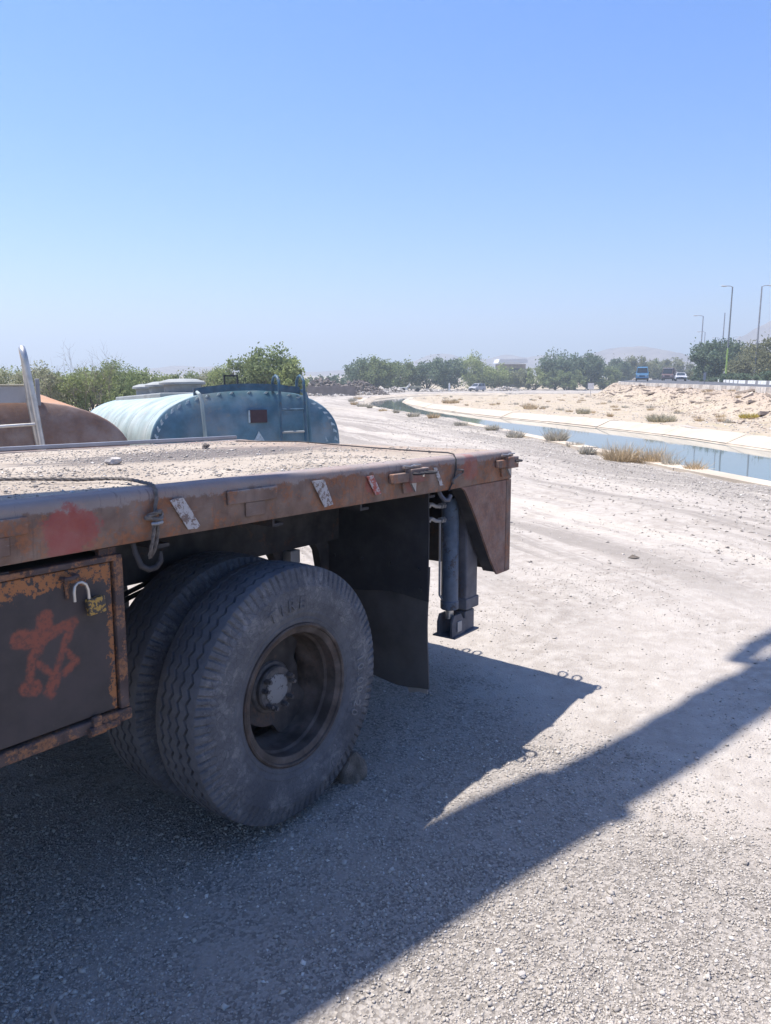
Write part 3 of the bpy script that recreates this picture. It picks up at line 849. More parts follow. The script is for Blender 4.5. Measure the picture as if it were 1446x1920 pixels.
for uu in (-2.74, -3.6):
    b = TB(); b.cyl((uu - 0.045, 0.002, -0.735), (uu + 0.008, 0.002, -0.735), 0.015, 10); b.cyl((uu + 0.012, 0.004, -0.735), (uu + 0.06, 0.004, -0.735), 0.012, 10)
    b.box((uu - 0.03, -0.002, -0.735), (uu + 0.0, 0.012, -0.69), 0.003); b.build('hinge', FRAME_RUST, bx)
# hasp staple
b = TB(); b.tube([(-2.838, 0.022, -0.238), (-2.838, -0.010, -0.236), (-2.815, -0.016, -0.234), (-2.80, -0.010, -0.232), (-2.80, 0.022, -0.23)], 0.0065, 8); b.build('hasp', FRAME_RUST, bx)
b = TB(); b.tube([(-2.825, 0.017, -0.235), (-2.825, 0.010, -0.29), (-2.823, 0.016, -0.30)], 0.006, 8); b.build('hasp_bar', FRAME_RUST, bx)
far_shade_box = TB(); far_shade_box.box((-4.2, W - 0.52, -0.73), (-2.75, W - 0.03, -0.20), 0.01); far_shade_box.build('tool_box', CHASSIS, truck)  # added box on the far side, keeps light from reaching under the deck
b = TB(); b.cyl((-4.3, 0.32, -0.50), (-5.4, 0.32, -0.50), 0.27, 32); b.build('unseen_shade_tank', DARK_STEEL, truck)  # unseen tank, added to block light below the deck
# spring hangers and frame brackets behind the wheels
def plate(poly, v0, t, name='spring_hanger', mat=CHASSIS):
    return TB().prism(poly, 1, v0, v0 + t).build(name, mat, truck)
plate([(-1.42, -0.30), (-1.30, -0.30), (-1.23, -0.46), (-1.19, -0.50), (-1.19, -0.545), (-1.27, -0.545), (-1.36, -0.40)], 0.66, 0.06)
TB().box((-1.24, 0.60, -0.545), (-1.17, 0.66, -0.475), 0.004).build('bracket_tube', GREY_STEEL, truck)
plate([(-1.10, -0.30), (-0.98, -0.30), (-0.93, -0.42), (-0.875, -0.50), (-0.875, -0.64), (-0.93, -0.66), (-0.96, -0.52), (-1.04, -0.42)], 0.66, 0.05)
b = TB()
for i in range(6):
    h = 0.012 * i; k = 0.75 - 0.1 * i
    pts = [(-1.9 + k * t, 0.70, -0.74 + 0.10 * t * t * k - h + 0.02) for t in np.linspace(-1, 1, 9)]
    for p0, p1 in zip(pts[:-1], pts[1:]):
        b.prism([(p0[0], p0[2]), (p1[0], p1[2]), (p1[0], p1[2] - 0.01), (p0[0], p0[2] - 0.01)], 1, 0.66, 0.74)
b.build('leaf_spring', CHASSIS, truck)
for pts in ([(-2.75, 0.58, -0.50), (-2.45, 0.60, -0.55), (-2.2, 0.62, -0.50), (-1.9, 0.64, -0.44)], [(-2.62, 0.56, -0.66), (-2.42, 0.58, -0.58), (-2.22, 0.6, -0.52), (-1.9, 0.62, -0.46)]):
    TB().tube(pts, 0.011, 8).build('air_hose', BLACK_RUBBER, truck)
TB().box((-2.52, 0.54, -0.56), (-2.40, 0.60, -0.30), 0.01).build('air_tank_bracket', CHASSIS, truck)
b = TB(); b.cyl((-1.895, -0.02 + 0.20, -0.882), (-1.895, W - 0.18, -0.882), 0.065, 20)
b.lathe([(0.065, -0.25), (0.14, -0.16), (0.17, 0), (0.14, 0.16), (0.065, 0.25)], (-1.895, 1.15, -0.882), (0, 1, 0), 24); b.build('axle', CHASSIS, truck)

# wheels --------------------------------------------------------
def tyre_material():
    m = Mat('dusty_tyre_rubber', 0.8, 0, 0.25)
    n = m.noise(6, 8, 0.7); f = m.noise(38, 7, 0.75); s = m.noise(16, 7, 0.75, dist=1.2)
    c = m.mix(m.step(n, 0.3, 0.7), (0.075, 0.077, 0.087), (0.13, 0.132, 0.143))
    x, y, z = m.xyz()
    rr = m.math('SQRT', m.math('ADD', m.math('MULTIPLY', x, x), m.math('MULTIPLY', z, z)))
    side = m.math('MULTIPLY', m.step(rr, 0.505, 0.49), m.step(rr, 0.31, 0.36))
    scuff = m.math('MULTIPLY', m.math('MULTIPLY', m.step(s, 0.47, 0.62), m.step(n, 0.38, 0.62)), side)
    c = m.mix(m.math('MULTIPLY', scuff, 0.62), c, (0.27, 0.258, 0.25))
    c = m.mix(m.math('MULTIPLY', m.step(f, 0.45, 0.75), 0.25), c, (0.15, 0.14, 0.13))
    cr = m.step(m.voro(42, 'DISTANCE_TO_EDGE'), 0.05, 0.0)
    c = m.mix(m.math('MULTIPLY', m.math('MULTIPLY', cr, side), 0.45), c, (0.03, 0.03, 0.033))
    m.color(c); m.bump(m.math('SUBTRACT', m.math('ADD', f, m.math('MULTIPLY', s, 0.9)), m.math('MULTIPLY', cr, 0.5)), 0.5, 0.004); return m.m
TYRE = tyre_material()
RIM = rusty('brown_rim_paint', (0.055, 0.042, 0.036), (0.07, 0.045, 0.035), (0.045, 0.033, 0.028), 0.5, 8, 0.6, 0.2)
HUBM = rusty('grey_hub_paint', (0.075, 0.072, 0.075), (0.06, 0.045, 0.04), (0.045, 0.04, 0.04), 0.3, 14, 0.6, 0.2)
def cap_material():
    m = Mat('flaking_pale_hub_cap', 0.6, 0, 0.3)
    x, y, z = m.xyz(); rr = m.math('SQRT', m.math('ADD', m.math('MULTIPLY', x, x), m.math('MULTIPLY', z, z)))
    k = m.step(m.math('ADD', rr, m.math('MULTIPLY', m.math('SUBTRACT', m.noise(45, 5, 0.7), 0.5), 0.06)), 0.064, 0.058)
    k = m.math('MULTIPLY', k, m.step(m.noise(55, 4, 0.6), 0.64, 0.60))
    m.color(m.mix(k, (0.055, 0.05, 0.05), (0.22, 0.22, 0.225))); return m.m
CAP = cap_material()

NT = 480            # steps round the tyre
def build_tyre():
    """outer face at -y; centre plane y = 0"""
    RT = 0.522; HW = 0.108
    g = [-0.066, -0.022, 0.022, 0.066]; A = 0.0075; gw = 0.0068; dp = 0.022
    vs = []; m = None; per = 60
    for k in range(NT):
        th = 2 * math.pi * k / NT
        ph = (th * per / (2 * math.pi)) % 1.0
        zig = A * (4 * abs(ph - 0.5) - 1)
        c, s = math.cos(th), math.sin(th)
        lug = 1.0 if ((th * 92 / (2 * math.pi)) % 1.0) < 0.72 else 0.0
        prof = []
        def sidewall(sgn):
            # from bead to shoulder
            return [(0.286, 0.100), (0.292, 0.113), (0.300, 0.1165), (0.306, 0.1175), (0.308, 0.1195), (0.312, 0.1195), (0.314, 0.118), (0.330, 0.1225), (0.334, 0.1245), (0.338, 0.1245), (0.340, 0.1235), (0.375, 0.1300), (0.405, 0.1315), (0.432, 0.1285), (0.440, 0.1290),
                    (0.446, 0.1275 - 0.003 * (1 - lug)), (0.470, 0.1215 - 0.006 * (1 - lug)), (0.492, 0.1170 - 0.009 * (1 - lug)), (0.506, 0.1125 - 0.009 * (1 - lug)), (0.5135, 0.1090 - 0.007 * (1 - lug))]
        sw = sidewall(1)
        prof += [(r, -y) for r, y in sw]
        def crown(y): return RT - 0.006 * (y / HW) ** 2
        prof.append((crown(-HW + .003), -HW + 0.003))
        for gi in g:
            y = gi + zig
            prof += [(crown(y), y - gw), (crown(y) - dp, y - gw * 0.55), (crown(y) - dp, y + gw * 0.55), (crown(y), y + gw)]
        prof.append((crown(HW - .003), HW - 0.003))
        prof += [(r, y) for r, y in reversed(sw)]
        m = len(prof)
        vs += [(r * c, y, r * s) for r, y in prof]
    V = np.array(vs)
    a = np.arange(NT)[:, None]; j = np.arange(m - 1)[None]
    b_ = (a + 1) % NT
    F = np.stack([a * m + j, b_ * m + j, b_ * m + j + 1, a * m + j + 1], -1).reshape(-1, 4)
    # flattened contact patch
    low = V[:, 2] < -0.505
    V[low, 2] = -0.505 + (V[low, 2] + 0.505) * 0.35
    me = np_mesh('tyre', V, F, smooth=True)
    bm = bmesh.new(); bm.from_mesh(me); bmesh.ops.recalc_face_normals(bm, faces=list(bm.faces)); bm.to_mesh(me); bm.free()
    try: me.set_sharp_from_angle(angle=R(32))
    except Exception: pass
    return me
TYRE_ME = build_tyre(); TYRE_ME.materials.append(TYRE)
def text_mesh(ch, size):
    cu = bpy.data.curves.new('letter', 'FONT'); cu.body = ch; cu.size = size; cu.extrude = 0.0028; cu.align_x = 'CENTER'; cu.align_y = 'CENTER'
    ob = bpy.data.objects.new('letter', cu); col.objects.link(ob)
    dg = bpy.context.evaluated_depsgraph_get()
    me = bpy.data.meshes.new_from_object(ob.evaluated_get(dg))
    bpy.data.objects.remove(ob); bpy.data.curves.remove(cu)
    return me
def make_wheel(face, rim_mat=RIM, detail=True):
    """face = -1 outer face towards the near side"""
    root = bpy.data.objects.new('wheel', None); col.objects.link(root); root.parent = truck
    ty = link_mesh('tyre', TYRE_ME, TYRE, root)
    # rim: lock ring, flange, deep barrel
    mb = MB(); mb.lathe([(0.292, -0.112), (0.290, -0.120), (0.283, -0.123), (0.277, -0.120), (0.275, -0.112), (0.255, -0.108), (0.250, -0.104), (0.247, -0.06), (0.238, -0.05), (0.234, 0.03), (0.228, 0.04), (0.222, 0.09), (0.262, 0.10), (0.285, 0.118), (0.292, 0.112)], (0, 0, 0), (0, 1, 0), 96)
    rim = mb.build('rim', rim_mat, root)
    return root, ty, rim
LETTER = simple('dusty_raised_rubber', (0.19, 0.185, 0.185), 0.85)
def emboss(root):
    def put(ch, ang, r, size, yq=-0.1312, mat=LETTER):
        mb = MB(); me = text_mesh(ch, size)
        c, s = math.cos(ang), math.sin(ang)
        er = Vector((c, 0, s)); et = Vector((s, 0, -c))       # clockwise seen from the near side
        n0 = Vector((0, -1, 0))
        vs = [er * (r + v.co.y) + et * v.co.x + Vector((0, yq, 0)) + n0 * v.co.z for v in me.vertices]
        mb.add(vs, [tuple(p.vertices) for p in me.polygons]); bpy.data.meshes.remove(me)
        mb.build('raised_letter', mat, root, fix=False)
    for ch, a in zip('10.00', (7.5, 1.8, -3.0, -7.5, -13.3)): put(ch, R(a), 0.385, 0.060, -0.1322)
    for ch, a in zip('20', (-22.5, -28.3)): put(ch, R(a), 0.385, 0.060, -0.1322)
    for ch, a in zip('TIRE', (112, 104, 96, 87)): put(ch, R(a), 0.378, 0.07, -0.1318, TYRE)
wheel_c = Vector((-1.895, 0.0, -0.882)) - BASE
def hub_parts(root):
    # cast spider: disc with three broad arms
    mb = MB()
    prof = []
    n = 90
    for k in range(n):
        a = 2 * math.pi * k / n
        lob = math.cos(3 * (a - R(70)))
        r = 0.165 + 0.062 * sstep((lob + 0.45) / 0.7)
        prof.append((float(r) * math.cos(a), float(r) * math.sin(a)))
    mb.prism(prof, 1, 0.035, 0.062)
    sp = mb.build('spider', CHASSIS, root)
    mb = MB(); mb.lathe([(0, -0.002), (0.088, -0.002), (0.094, 0.006), (0.094, 0.022), (0.105, 0.026), (0.118, 0.045), (0.12, 0.12), (0, 0.12)], (0, 0, 0), (0, 1, 0), 48); hb = mb.build('hub', HUBM, root)
    mb = MB(); mb.lathe([(0, -0.008), (0.055, -0.008), (0.064, -0.003), (0.066, 0.002), (0, 0.004)], (0, 0, 0), (0, 1, 0), 40); mb.build('hub_cap', CAP, root)
    for k, a in enumerate((32, 12, -38, -66, 142, 170, 226, 250)):
        c, s = math.cos(R(a)), math.sin(R(a)); r = 0.078
        mb = MB(); mb.cyl((r * c, 0.002, r * s), (r * c, -0.024, r * s), 0.0115, 6); mb.cyl((r * c, -0.022, r * s), (r * c, -0.034, r * s), 0.0075, 10)
        mb.build('wheel_nut', HUBM, root)
w1, ty1, _ = make_wheel(-1); hub_parts(w1); emboss(w1)
w1.location = wheel_c + Vector((0, 0.073, 0))
w2, ty2, _ = make_wheel(1)
w2.location = wheel_c + Vector((0, 0.405, 0)); w2.rotation_euler = (0, R(17), 0)
for y_ in (W - 0.073, W - 0.405):
    w3, t3, _ = make_wheel(1); w3.location = wheel_c + Vector((0, y_, 0)); w3.rotation_euler = (0, R(40), math.pi)

for y_, rz_ in ((0.073, 0), (W - 0.073, math.pi)):                 # unseen front axle and wheels, added to help darken the ground under the truck
    w4, t4, _ = make_wheel(1); w4.location = Vector((-6.4, 0.0, -0.882)) - BASE + Vector((0, y_, 0.02)); w4.rotation_euler = (0, R(25), rz_)
b = TB(); b.cyl((-6.4, 0.1, -0.86), (-6.4, W - 0.1, -0.86), 0.06, 16); b.build('axle', CHASSIS, truck)
# loose grit lying on the deck
def deck_grit(n, u0, u1, v0, v1, s0, s1, seed, name, label):
    rg = np.random.default_rng(seed)
    u = u0 + (u1 - u0) * rg.uniform(0, 1, n); v = v0 + (v1 - v0) * rg.uniform(0, 1, n)
    pt = np.sin(u * 3.1) * np.sin(v * 4.7 + 1) + 0.7 * np.sin(u * 7 + v * 6)
    dens = np.clip(0.5 + 0.35 * pt - 0.35 * (u > -0.9), 0.08, 1)
    k = rg.uniform(0, 1, n) < dens; u, v = u[k], v[k]
    sz = np.clip(rg.lognormal(math.log(s0), 0.45, len(u)), 0.0025, s1)
    P = np.array(TO)[None] + u[:, None] * np.array(TU) + v[:, None] * np.array(TV) + (sz * 0.2 - 0.004)[:, None] * np.array(TW)
    vv, ff, tone = stones(P, sz, rg=rg); tone[:, 0] = np.clip(tone[:, 0] * .85, 0, 1)
    o = link_mesh(name, np_mesh(name, vv, ff, {'tone': tone}, smooth=True), PEBBLE)
    return tag(o, label, 'gravel', kind='stuff')
deck_grit(30000, -4.2, -0.05, 0.04, W - 0.04, 0.0036, 0.014, 21, 'deck_grit', 'crushed stone grit lying on the dusty truck deck')
# a few bigger stones and a bent scrap on the deck
def lump(name, loc, size, mat, seed, label, cat, group=None, flat=0.7, sub=3):
    bm = bmesh.new(); bmesh.ops.create_icosphere(bm, subdivisions=sub, radius=1.0)
    rg = np.random.default_rng(seed); D_ = rg.normal(0, 1, (9, 3)); ph = rg.uniform(0, 6, 9); A_ = rg.uniform(.03, .12, 9)
    for v in bm.verts:
        p = np.array(v.co); s = 1.0
        for i in range(9): s += A_[i] * math.sin(float(p @ D_[i]) * (1.2 + i * 0.55) + ph[i])
        q = p * s
        q = np.sign(q) * np.abs(q) ** 0.85
        v.co = Vector((q[0] * size[0], q[1] * size[1], q[2] * size[2] * flat))
    me = bpy.data.meshes.new(name); bm.to_mesh(me); bm.free()
    me.polygons.foreach_set('use_smooth', [True] * len(me.polygons))
    try: me.set_sharp_from_angle(angle=R(28))
    except Exception: pass
    o = link_mesh(name, me, mat); o.location = loc; o.rotation_euler = (0, 0, float(rg.uniform(0, 6)))
    return tag(o, label, cat, group)
STONE = simple('weathered_stone', (0.23, 0.195, 0.165), 0.95, var=0.4, scale=14, bump=0.9, bd=0.02)
PALE_STONE = simple('pale_stone', (0.48, 0.44, 0.40), 0.95, var=0.25, scale=20, bump=0.7, bd=0.01)
lump('deck_stone', tw(-1.95, 1.03, 0.012), (0.034, 0.026, 0.026), PALE_STONE, 31, 'flat pale stone lying on the dark patch of the truck deck', 'stone', sub=2)
lump('deck_stone', tw(-0.9, 1.62, 0.012), (0.05, 0.02, 0.02), STONE, 32, 'long grey stone near the far edge of the truck deck', 'stone', sub=2)
# wheel chock
lump('chock_stone', (-0.155, 3.235, gz(-0.155, 3.235) + 0.055), (0.062, 0.058, 0.095), STONE, 41, 'rough brown stone wedged behind the big rear wheel', 'stone', flat=0.9)

# padlock, ropes hanging on the truck ------------------------------
def brass_mat():
    m = Mat('worn_padlock_body', 0.5, 0, 0.4)
    k = m.step(m.noise(70, 5, 0.6), 0.47, 0.52)
    m.color(m.mix(k, (0.36, 0.22, 0.05), (0.045, 0.04, 0.038))); m.bump(k, 0.3, 0.002); return m.m
pl = empty('padlock'); pl.matrix_world = Matrix.Translation(tw(-2.742, -0.004, -0.335)) @ rot
pl.matrix_world = pl.matrix_world @ Matrix.Scale(0.86, 4)
tag(pl, 'open brass padlock hanging from the tool box door', 'padlock')
MB().box((-0.034, -0.012, -0.03), (0.034, 0.012, 0.03), 0.004, rot=Matrix.Rotation(R(-4), 3, 'Y')).build('lock_body', brass_mat(), pl)
MB().tube([(-0.024, 0, 0.025), (-0.026, 0, 0.062), (-0.034, 0, 0.083), (-0.05, 0, 0.094), (-0.066, -0.001, 0.094), (-0.078, -0.002, 0.084), (-0.082, -0.003, 0.064), (-0.081, -0.003, 0.03)], 0.0058, 10).build('shackle', BRIGHT_STEEL, pl)

ROPE = simple('frayed_grey_rope', (0.17, 0.15, 0.135), 0.9, var=0.35, scale=60, bump=0.8, bd=0.004)
def rope(name, pts, rad, label, n=8, twist=True):
    # smooth the path and lay two strands round it
    P = [Vector(p) for p in pts]; Q = []
    for i in range(len(P) - 1):
        a, b, c, d_ = P[max(i - 1, 0)], P[i], P[i + 1], P[min(i + 2, len(P) - 1)]
        st = max(2, int((c - b).length / (rad * 1.6)))
        for k in range(st):
            t = k / st
            Q.append(0.5 * ((2 * b) + (-a + c) * t + (2 * a - 5 * b + 4 * c - d_) * t * t + (-a + 3 * b - 3 * c + d_) * t ** 3))
    Q.append(P[-1])
    root = MB()
    for s in range(3):
        pth = []
        up = None
        for i, q in enumerate(Q):
            d_ = (Q[min(i + 1, len(Q) - 1)] - Q[max(i - 1, 0)]).normalized()
            up = d_.orthogonal().normalized() if up is None else (up - d_ * up.dot(d_)).normalized()
            sd = d_.cross(up); t = i * 0.75 + s * 2.094
            pth.append(q + (up * math.cos(t) + sd * math.sin(t)) * rad * 0.5)
        root.tube(pth, rad * 0.56, 5)
    return root
def TP(u, v, w): return tw(u, v, w)
r1 = empty('rope', tw(-2.50, 0.0, 0.0)); tag(r1, 'grey rope lying on the deck and tied down to the rail hook above the wheel', 'rope')
def rope_part(root, nm, loc_pts, rad):
    mb = rope(nm, [tw(*p) for p in loc_pts], rad, '')
    mb.off = root.location; mb.v = [tuple(Vector(p) - root.location) for p in mb.v]
    return mb.build(nm, ROPE, root)
rope_part(r1, 'strand', [(-3.10, 0.86, 0.012), (-2.90, 0.74, 0.010), (-2.69, 0.61, 0.012), (-2.60, 0.47, 0.014), (-2.52, 0.40, 0.010), (-2.455, 0.33, 0.012), (-2.45, 0.22, 0.016), (-2.465, 0.10, 0.012), (-2.49, 0.03, 0.012), (-2.50, -0.004, -0.012), (-2.512, -0.012, -0.05), (-2.52, -0.014, -0.085)], 0.0065)
rope_part(r1, 'hanging_loop', [(-2.524, -0.02, -0.09), (-2.53, -0.022, -0.13), (-2.537, -0.016, -0.18), (-2.535, 0.0, -0.215), (-2.523, 0.01, -0.222), (-2.515, 0.0, -0.20), (-2.508, -0.010, -0.15), (-2.514, -0.02, -0.095)], 0.0062)
rope_part(r1, 'knot', [(-2.548, -0.016, -0.083), (-2.535, -0.03, -0.074), (-2.515, -0.032, -0.07), (-2.50, -0.022, -0.074), (-2.505, -0.03, -0.09), (-2.525, -0.034, -0.094), (-2.54, -0.022, -0.088), (-2.56, -0.018, -0.086)], 0.008)
b = MB(r1.location); b.tube([tw(-2.535, -0.020, -0.108), tw(-2.523, -0.036, -0.106), tw(-2.507, -0.034, -0.104), tw(-2.498, -0.018, -0.102)], 0.006, 8); b.build('clamp', GREY_STEEL, r1)
b = TB(); b.tube([(-2.575, 0.03, -0.172), (-2.575, 0.02, -0.20), (-2.565, 0.005, -0.245), (-2.545, -0.006, -0.258), (-2.52, -0.012, -0.255), (-2.502, -0.014, -0.235), (-2.50, -0.012, -0.205)], [0.009, 0.009, 0.010, 0.010, 0.010, 0.009, 0.005], 10); b.build('rope_hook', CHASSIS, truck)
r2 = empty('wire', tw(-0.66, 0.0, 0.0)); tag(r2, 'thin wire drawn across the deck and twisted down to the rear hook', 'wire')
WIRE = GREY_STEEL
b = MB(r2.location); b.tube([tw(*p) for p in [(-0.30, 2.0, 0.006), (-0.125, 1.566, 0.008), (-0.27, 1.1, 0.007), (-0.406, 0.705, 0.008), (-0.52, 0.35, 0.010), (-0.585, 0.073, 0.012), (-0.615, 0.02, 0.008), (-0.63, -0.006, -0.02), (-0.64, -0.012, -0.06), (-0.655, -0.012, -0.10), (-0.68, -0.012, -0.14), (-0.70, -0.006, -0.175)]], 0.0042, 6); b.build('strand', DARK_STEEL, r2)
rope_part(r2, 'twisted_end', [(-0.635, -0.014, -0.07), (-0.60, -0.03, -0.075), (-0.59, -0.02, -0.09), (-0.62, -0.02, -0.098), (-0.655, -0.02, -0.11), (-0.68, -0.016, -0.125), (-0.67, -0.02, -0.14)], 0.006)
b = TB(); b.tube([(-0.74, 0.03, -0.172), (-0.74, 0.015, -0.20), (-0.725, 0.0, -0.222), (-0.70, -0.006, -0.222), (-0.682, -0.006, -0.20)], 0.011, 10); b.build('rope_hook', LEG, truck)

# ------------------------------------------------------------------ loader crane standing on the front of the deck (its boom reaches over the yard)
CRANE_PAINT = rusty('faded_crane_paint', (0.42, 0.30, 0.08), amount=0.35, scale=3)
crane = empty('loader_crane', tw(-5.2, 1.2, 0.0)); tag(crane, 'truck mounted loader crane on the front of the deck with its long boom raised overhead', 'crane')
b = MB(crane.location); b.box(tw(-5.2, 1.2, 0) + Vector((-.35, -.35, 0)), tw(-5.2, 1.2, 0) + Vector((.35, .35, .25)), .02); b.lathe([(0.24, 0.2), (0.22, 1.4), (0.18, 1.95), (0, 1.95)], tw(-5.2, 1.2, 0), (0, 0, 1), 24); b.build('pedestal', CRANE_PAINT, crane)
BA = Vector((-3.317, 1.03, 3.2)); BT = Vector((0.16, 7.62, 12.0))
bd = (BT - BA).normalized(); bs = bd.cross(Vector((0, 0, 1))).normalized(); bu = bs.cross(bd)
def boom_box(t0, t1, hw, hh):
    m_ = MB(crane.location); q = []
    for t in (t0, t1):
        p = BA + (BT - BA) * t
        q += [p - bs * hw - bu * hh, p + bs * hw - bu * hh, p + bs * hw + bu * hh, p - bs * hw + bu * hh]
    return m_.add(q, [(3, 2, 1, 0), (4, 5, 6, 7), (0, 1, 5, 4), (1, 2, 6, 5), (2, 3, 7, 6), (3, 0, 4, 7)])
boom_box(-0.04, 0.45, 0.17, 0.17).build('boom_section', CRANE_PAINT, crane)
boom_box(0.45, 1.0, 0.145, 0.145).build('boom_section', CRANE_PAINT, crane)
def lug(t, side, ln, w_, along=0.12):
    p = BA + (BT - BA) * t
    m_ = MB(crane.location); q = []
    for s in (0.12, ln):
        f_ = 1 if s == 0.12 else 0.45
        q += [p + bs * side * s - bd * along * f_ - bu * w_, p + bs * side * s + bd * along * f_ - bu * w_, p + bs * side * s + bd * along * f_ + bu * w_, p + bs * side * s - bd * along * f_ + bu * w_]
    m_.add(q, [(3, 2, 1, 0), (4, 5, 6, 7), (0, 1, 5, 4), (1, 2, 6, 5), (2, 3, 7, 6), (3, 0, 4, 7)])
    return m_.build('boom_lug', CRANE_PAINT, crane)
lug(0.44, 1, 0.26, 0.05); lug(0.64, 1, 0.30, 0.05, 0.09)
p = BA + (BT - BA) * 0.70
MB(crane.location).tube([p - bs * 0.30, p - bs * 0.36 + bd * 0.5, p - bs * 0.34 + bd * 1.8], 0.07, 10).build('extension_ram', GREY_STEEL, crane)
MB(crane.location).tube([BA + (BT - BA) * 0.70 - bs * 0.1, BA + (BT - BA) * 0.705 - bs * 0.32], 0.05, 8).build('ram_mount', GREY_STEEL, crane)

# ------------------------------------------------------------------ tanks
def superell(a, hw, hh, n=2.5):
    c, s = math.cos(a), math.sin(a)
    return (hw * math.copysign(abs(c) ** (2 / n), c), hh * math.copysign(abs(s) ** (2 / n), s))
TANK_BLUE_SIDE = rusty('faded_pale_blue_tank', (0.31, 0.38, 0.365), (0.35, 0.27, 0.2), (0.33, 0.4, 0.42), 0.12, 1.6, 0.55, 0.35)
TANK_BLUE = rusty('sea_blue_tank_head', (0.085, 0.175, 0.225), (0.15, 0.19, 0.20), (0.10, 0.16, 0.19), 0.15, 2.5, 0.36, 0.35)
TANK_DARK = rusty('dark_blue_rail_paint', (0.04, 0.10, 0.15), (0.1, 0.08, 0.07), (0.05, 0.07, 0.09), 0.2, 6, 0.5, 0.15)
TANK_PALE = simple('chalky_blue_grey', (0.27, 0.28, 0.27), 0.7, var=0.15, scale=4)
MARK = simple('pale_stencil_paint', (0.36, 0.44, 0.47), 0.7, var=0.3, scale=25)
TANK_RUST = rusty('rust_orange_tank', (0.40, 0.21, 0.115), (0.44, 0.21, 0.095), (0.27, 0.135, 0.085), 0.45, 5.0, 0.85, 0.4)
def head_rust_extra(m, c):
    x, y, z = m.xyz()
    s = m.step(m.math('ADD', m.noise(2.2, 6, 0.6), m.math('MULTIPLY', m.math('SUBTRACT', z, 0.95), 0.5)), 0.42, 0.6)
    return m.mix(m.math('MULTIPLY', s, 0.55), c, (0.17, 0.115, 0.095))
TANK_RUST_HEAD = rusty('weathered_shaded_rust_head', (0.29, 0.175, 0.13), (0.34, 0.18, 0.10), (0.19, 0.115, 0.09), 0.6, 4.5, 0.85, 0.45, head_rust_extra)  # browner than the barrel: the shade on the head is put into its colour
def tank(name, label, cx_, cy_, zc, hw, hh, length, ang, side_mat, head_mat, seams, tilt=0.0):
    root = empty(name, (cx_, cy_, 0), ang); tag(root, label, 'tank')     # local x = right, y = away, z = up
    n = 72; angs = [2 * math.pi * k / n for k in range(n)]
    ring = [superell(a, hw, hh) for a in angs]
    def shell(y0, y1, grow=1.0):
        vs = []; fs = []
        for y in (y0, y1): vs += [(x * grow, y, zc + z * grow) for x, z in ring]
        fs = [(k, (k + 1) % n, n + (k + 1) % n, n + k) for k in range(n)]
        return vs, fs
    edges = [0.0] + seams + [length]
    for a, b_ in zip(edges[:-1], edges[1:]):
        m_ = MB(); v_, f_ = shell(a + 0.006, b_ - 0.006); m_.add(v_, f_, True)
        v_, f_ = shell(b_ - 0.006, b_ + 0.006, 0.994); m_.add(v_, f_, True)
        m_.build('barrel_band', side_mat, root)
    for y, sg in ((0.0, -1), (length, 1)):
        m_ = MB(); vs = []; fs = []
        prof = [(1.0, 0.0), (1.004, 0.012), (1.0, 0.022), (0.985, 0.03), (0.93, 0.05), (0.8, 0.085), (0.6, 0.12), (0.35, 0.145), (0.12, 0.155)]
        for s_, d_ in prof: vs += [(x * s_, y + sg * d_, zc + z * s_) for x, z in ring]
        for j in range(len(prof) - 1): fs += [(j * n + k, j * n + (k + 1) % n, (j + 1) * n + (k + 1) % n, (j + 1) * n + k) for k in range(n)]
        fs.append(tuple((len(prof) - 1) * n + k for k in range(n)))
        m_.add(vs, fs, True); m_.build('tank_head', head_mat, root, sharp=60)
    for y in (0.9, length - 1.2):
        m_ = MB(); m_.box((-hw * .7, y, 0.0), (hw * .7, y + 0.25, zc - hh * 0.72), 0.01); m_.build('saddle', DARK_STEEL, root)
    root.rotation_euler = (R(tilt), 0, ang)
    return root
def head_y(s): return -float(np.interp(1 - s, [0, .015, .07, .2, .4, .65, .88], [0.022, .03, .05, .085, .12, .145, .155]))
ANG = math.atan2(0.46, 0.888)
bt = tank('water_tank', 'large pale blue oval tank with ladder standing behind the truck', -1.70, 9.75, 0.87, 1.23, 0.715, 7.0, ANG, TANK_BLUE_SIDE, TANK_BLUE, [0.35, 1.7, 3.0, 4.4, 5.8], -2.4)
# stencilled arrow marks round the rim of the head
for k in range(25):
    a = R(3 + 174 * k / 24)
    x, z = superell(a, 1.23 * 0.945, 0.715 * 0.93); x2, z2 = superell(a + 0.02, 1.23 * 0.945, 0.715 * 0.93)
    t = Vector((x2 - x, 0, z2 - z)).normalized(); nr = Vector((t.z, 0, -t.x)); c = Vector((x, -0.048, 0.87 + z)); s = 0.034
    m_ = MB(); q = [c + t * s * 1.0, c + nr * s * .9 - t * s * .2, c + nr * s * .9 - t * s * 1.0, c - t * s * .3, c - nr * s * .9 - t * s * 1.0, c - nr * s * .9 - t * s * .2]
    m_.add(q + [p + Vector((0, 0.012, 0)) for p in q], [(0, 1, 2, 3), (0, 3, 4, 5)] + [(i, (i + 1) % 6, (i + 1) % 6 + 6, i + 6) for i in range(6)])
    m_.build('arrow_mark', MARK, bt)
for x, z0, h, w_ in ((0.935, 0.90, 0.20, 0.11), (0.075, 0.88, 0.19, 0.11), (-0.82, 0.86, 0.16, 0.10)):
    yy = -0.075 if abs(x) > .6 else -0.158
    m_ = MB(); m_.prism([(x - w_, z0), (x + w_, z0), (x, z0 + h)], 1, yy - 0.004, yy + 0.03); m_.build('triangle_mark', MARK, bt)
m_ = MB(); m_.box((-0.03, -0.165, 1.175), (0.19, -0.135, 1.335), 0.004); m_.build('name_plate', simple('dark_red_plate', (0.06, 0.035, 0.042), 0.6), bt)
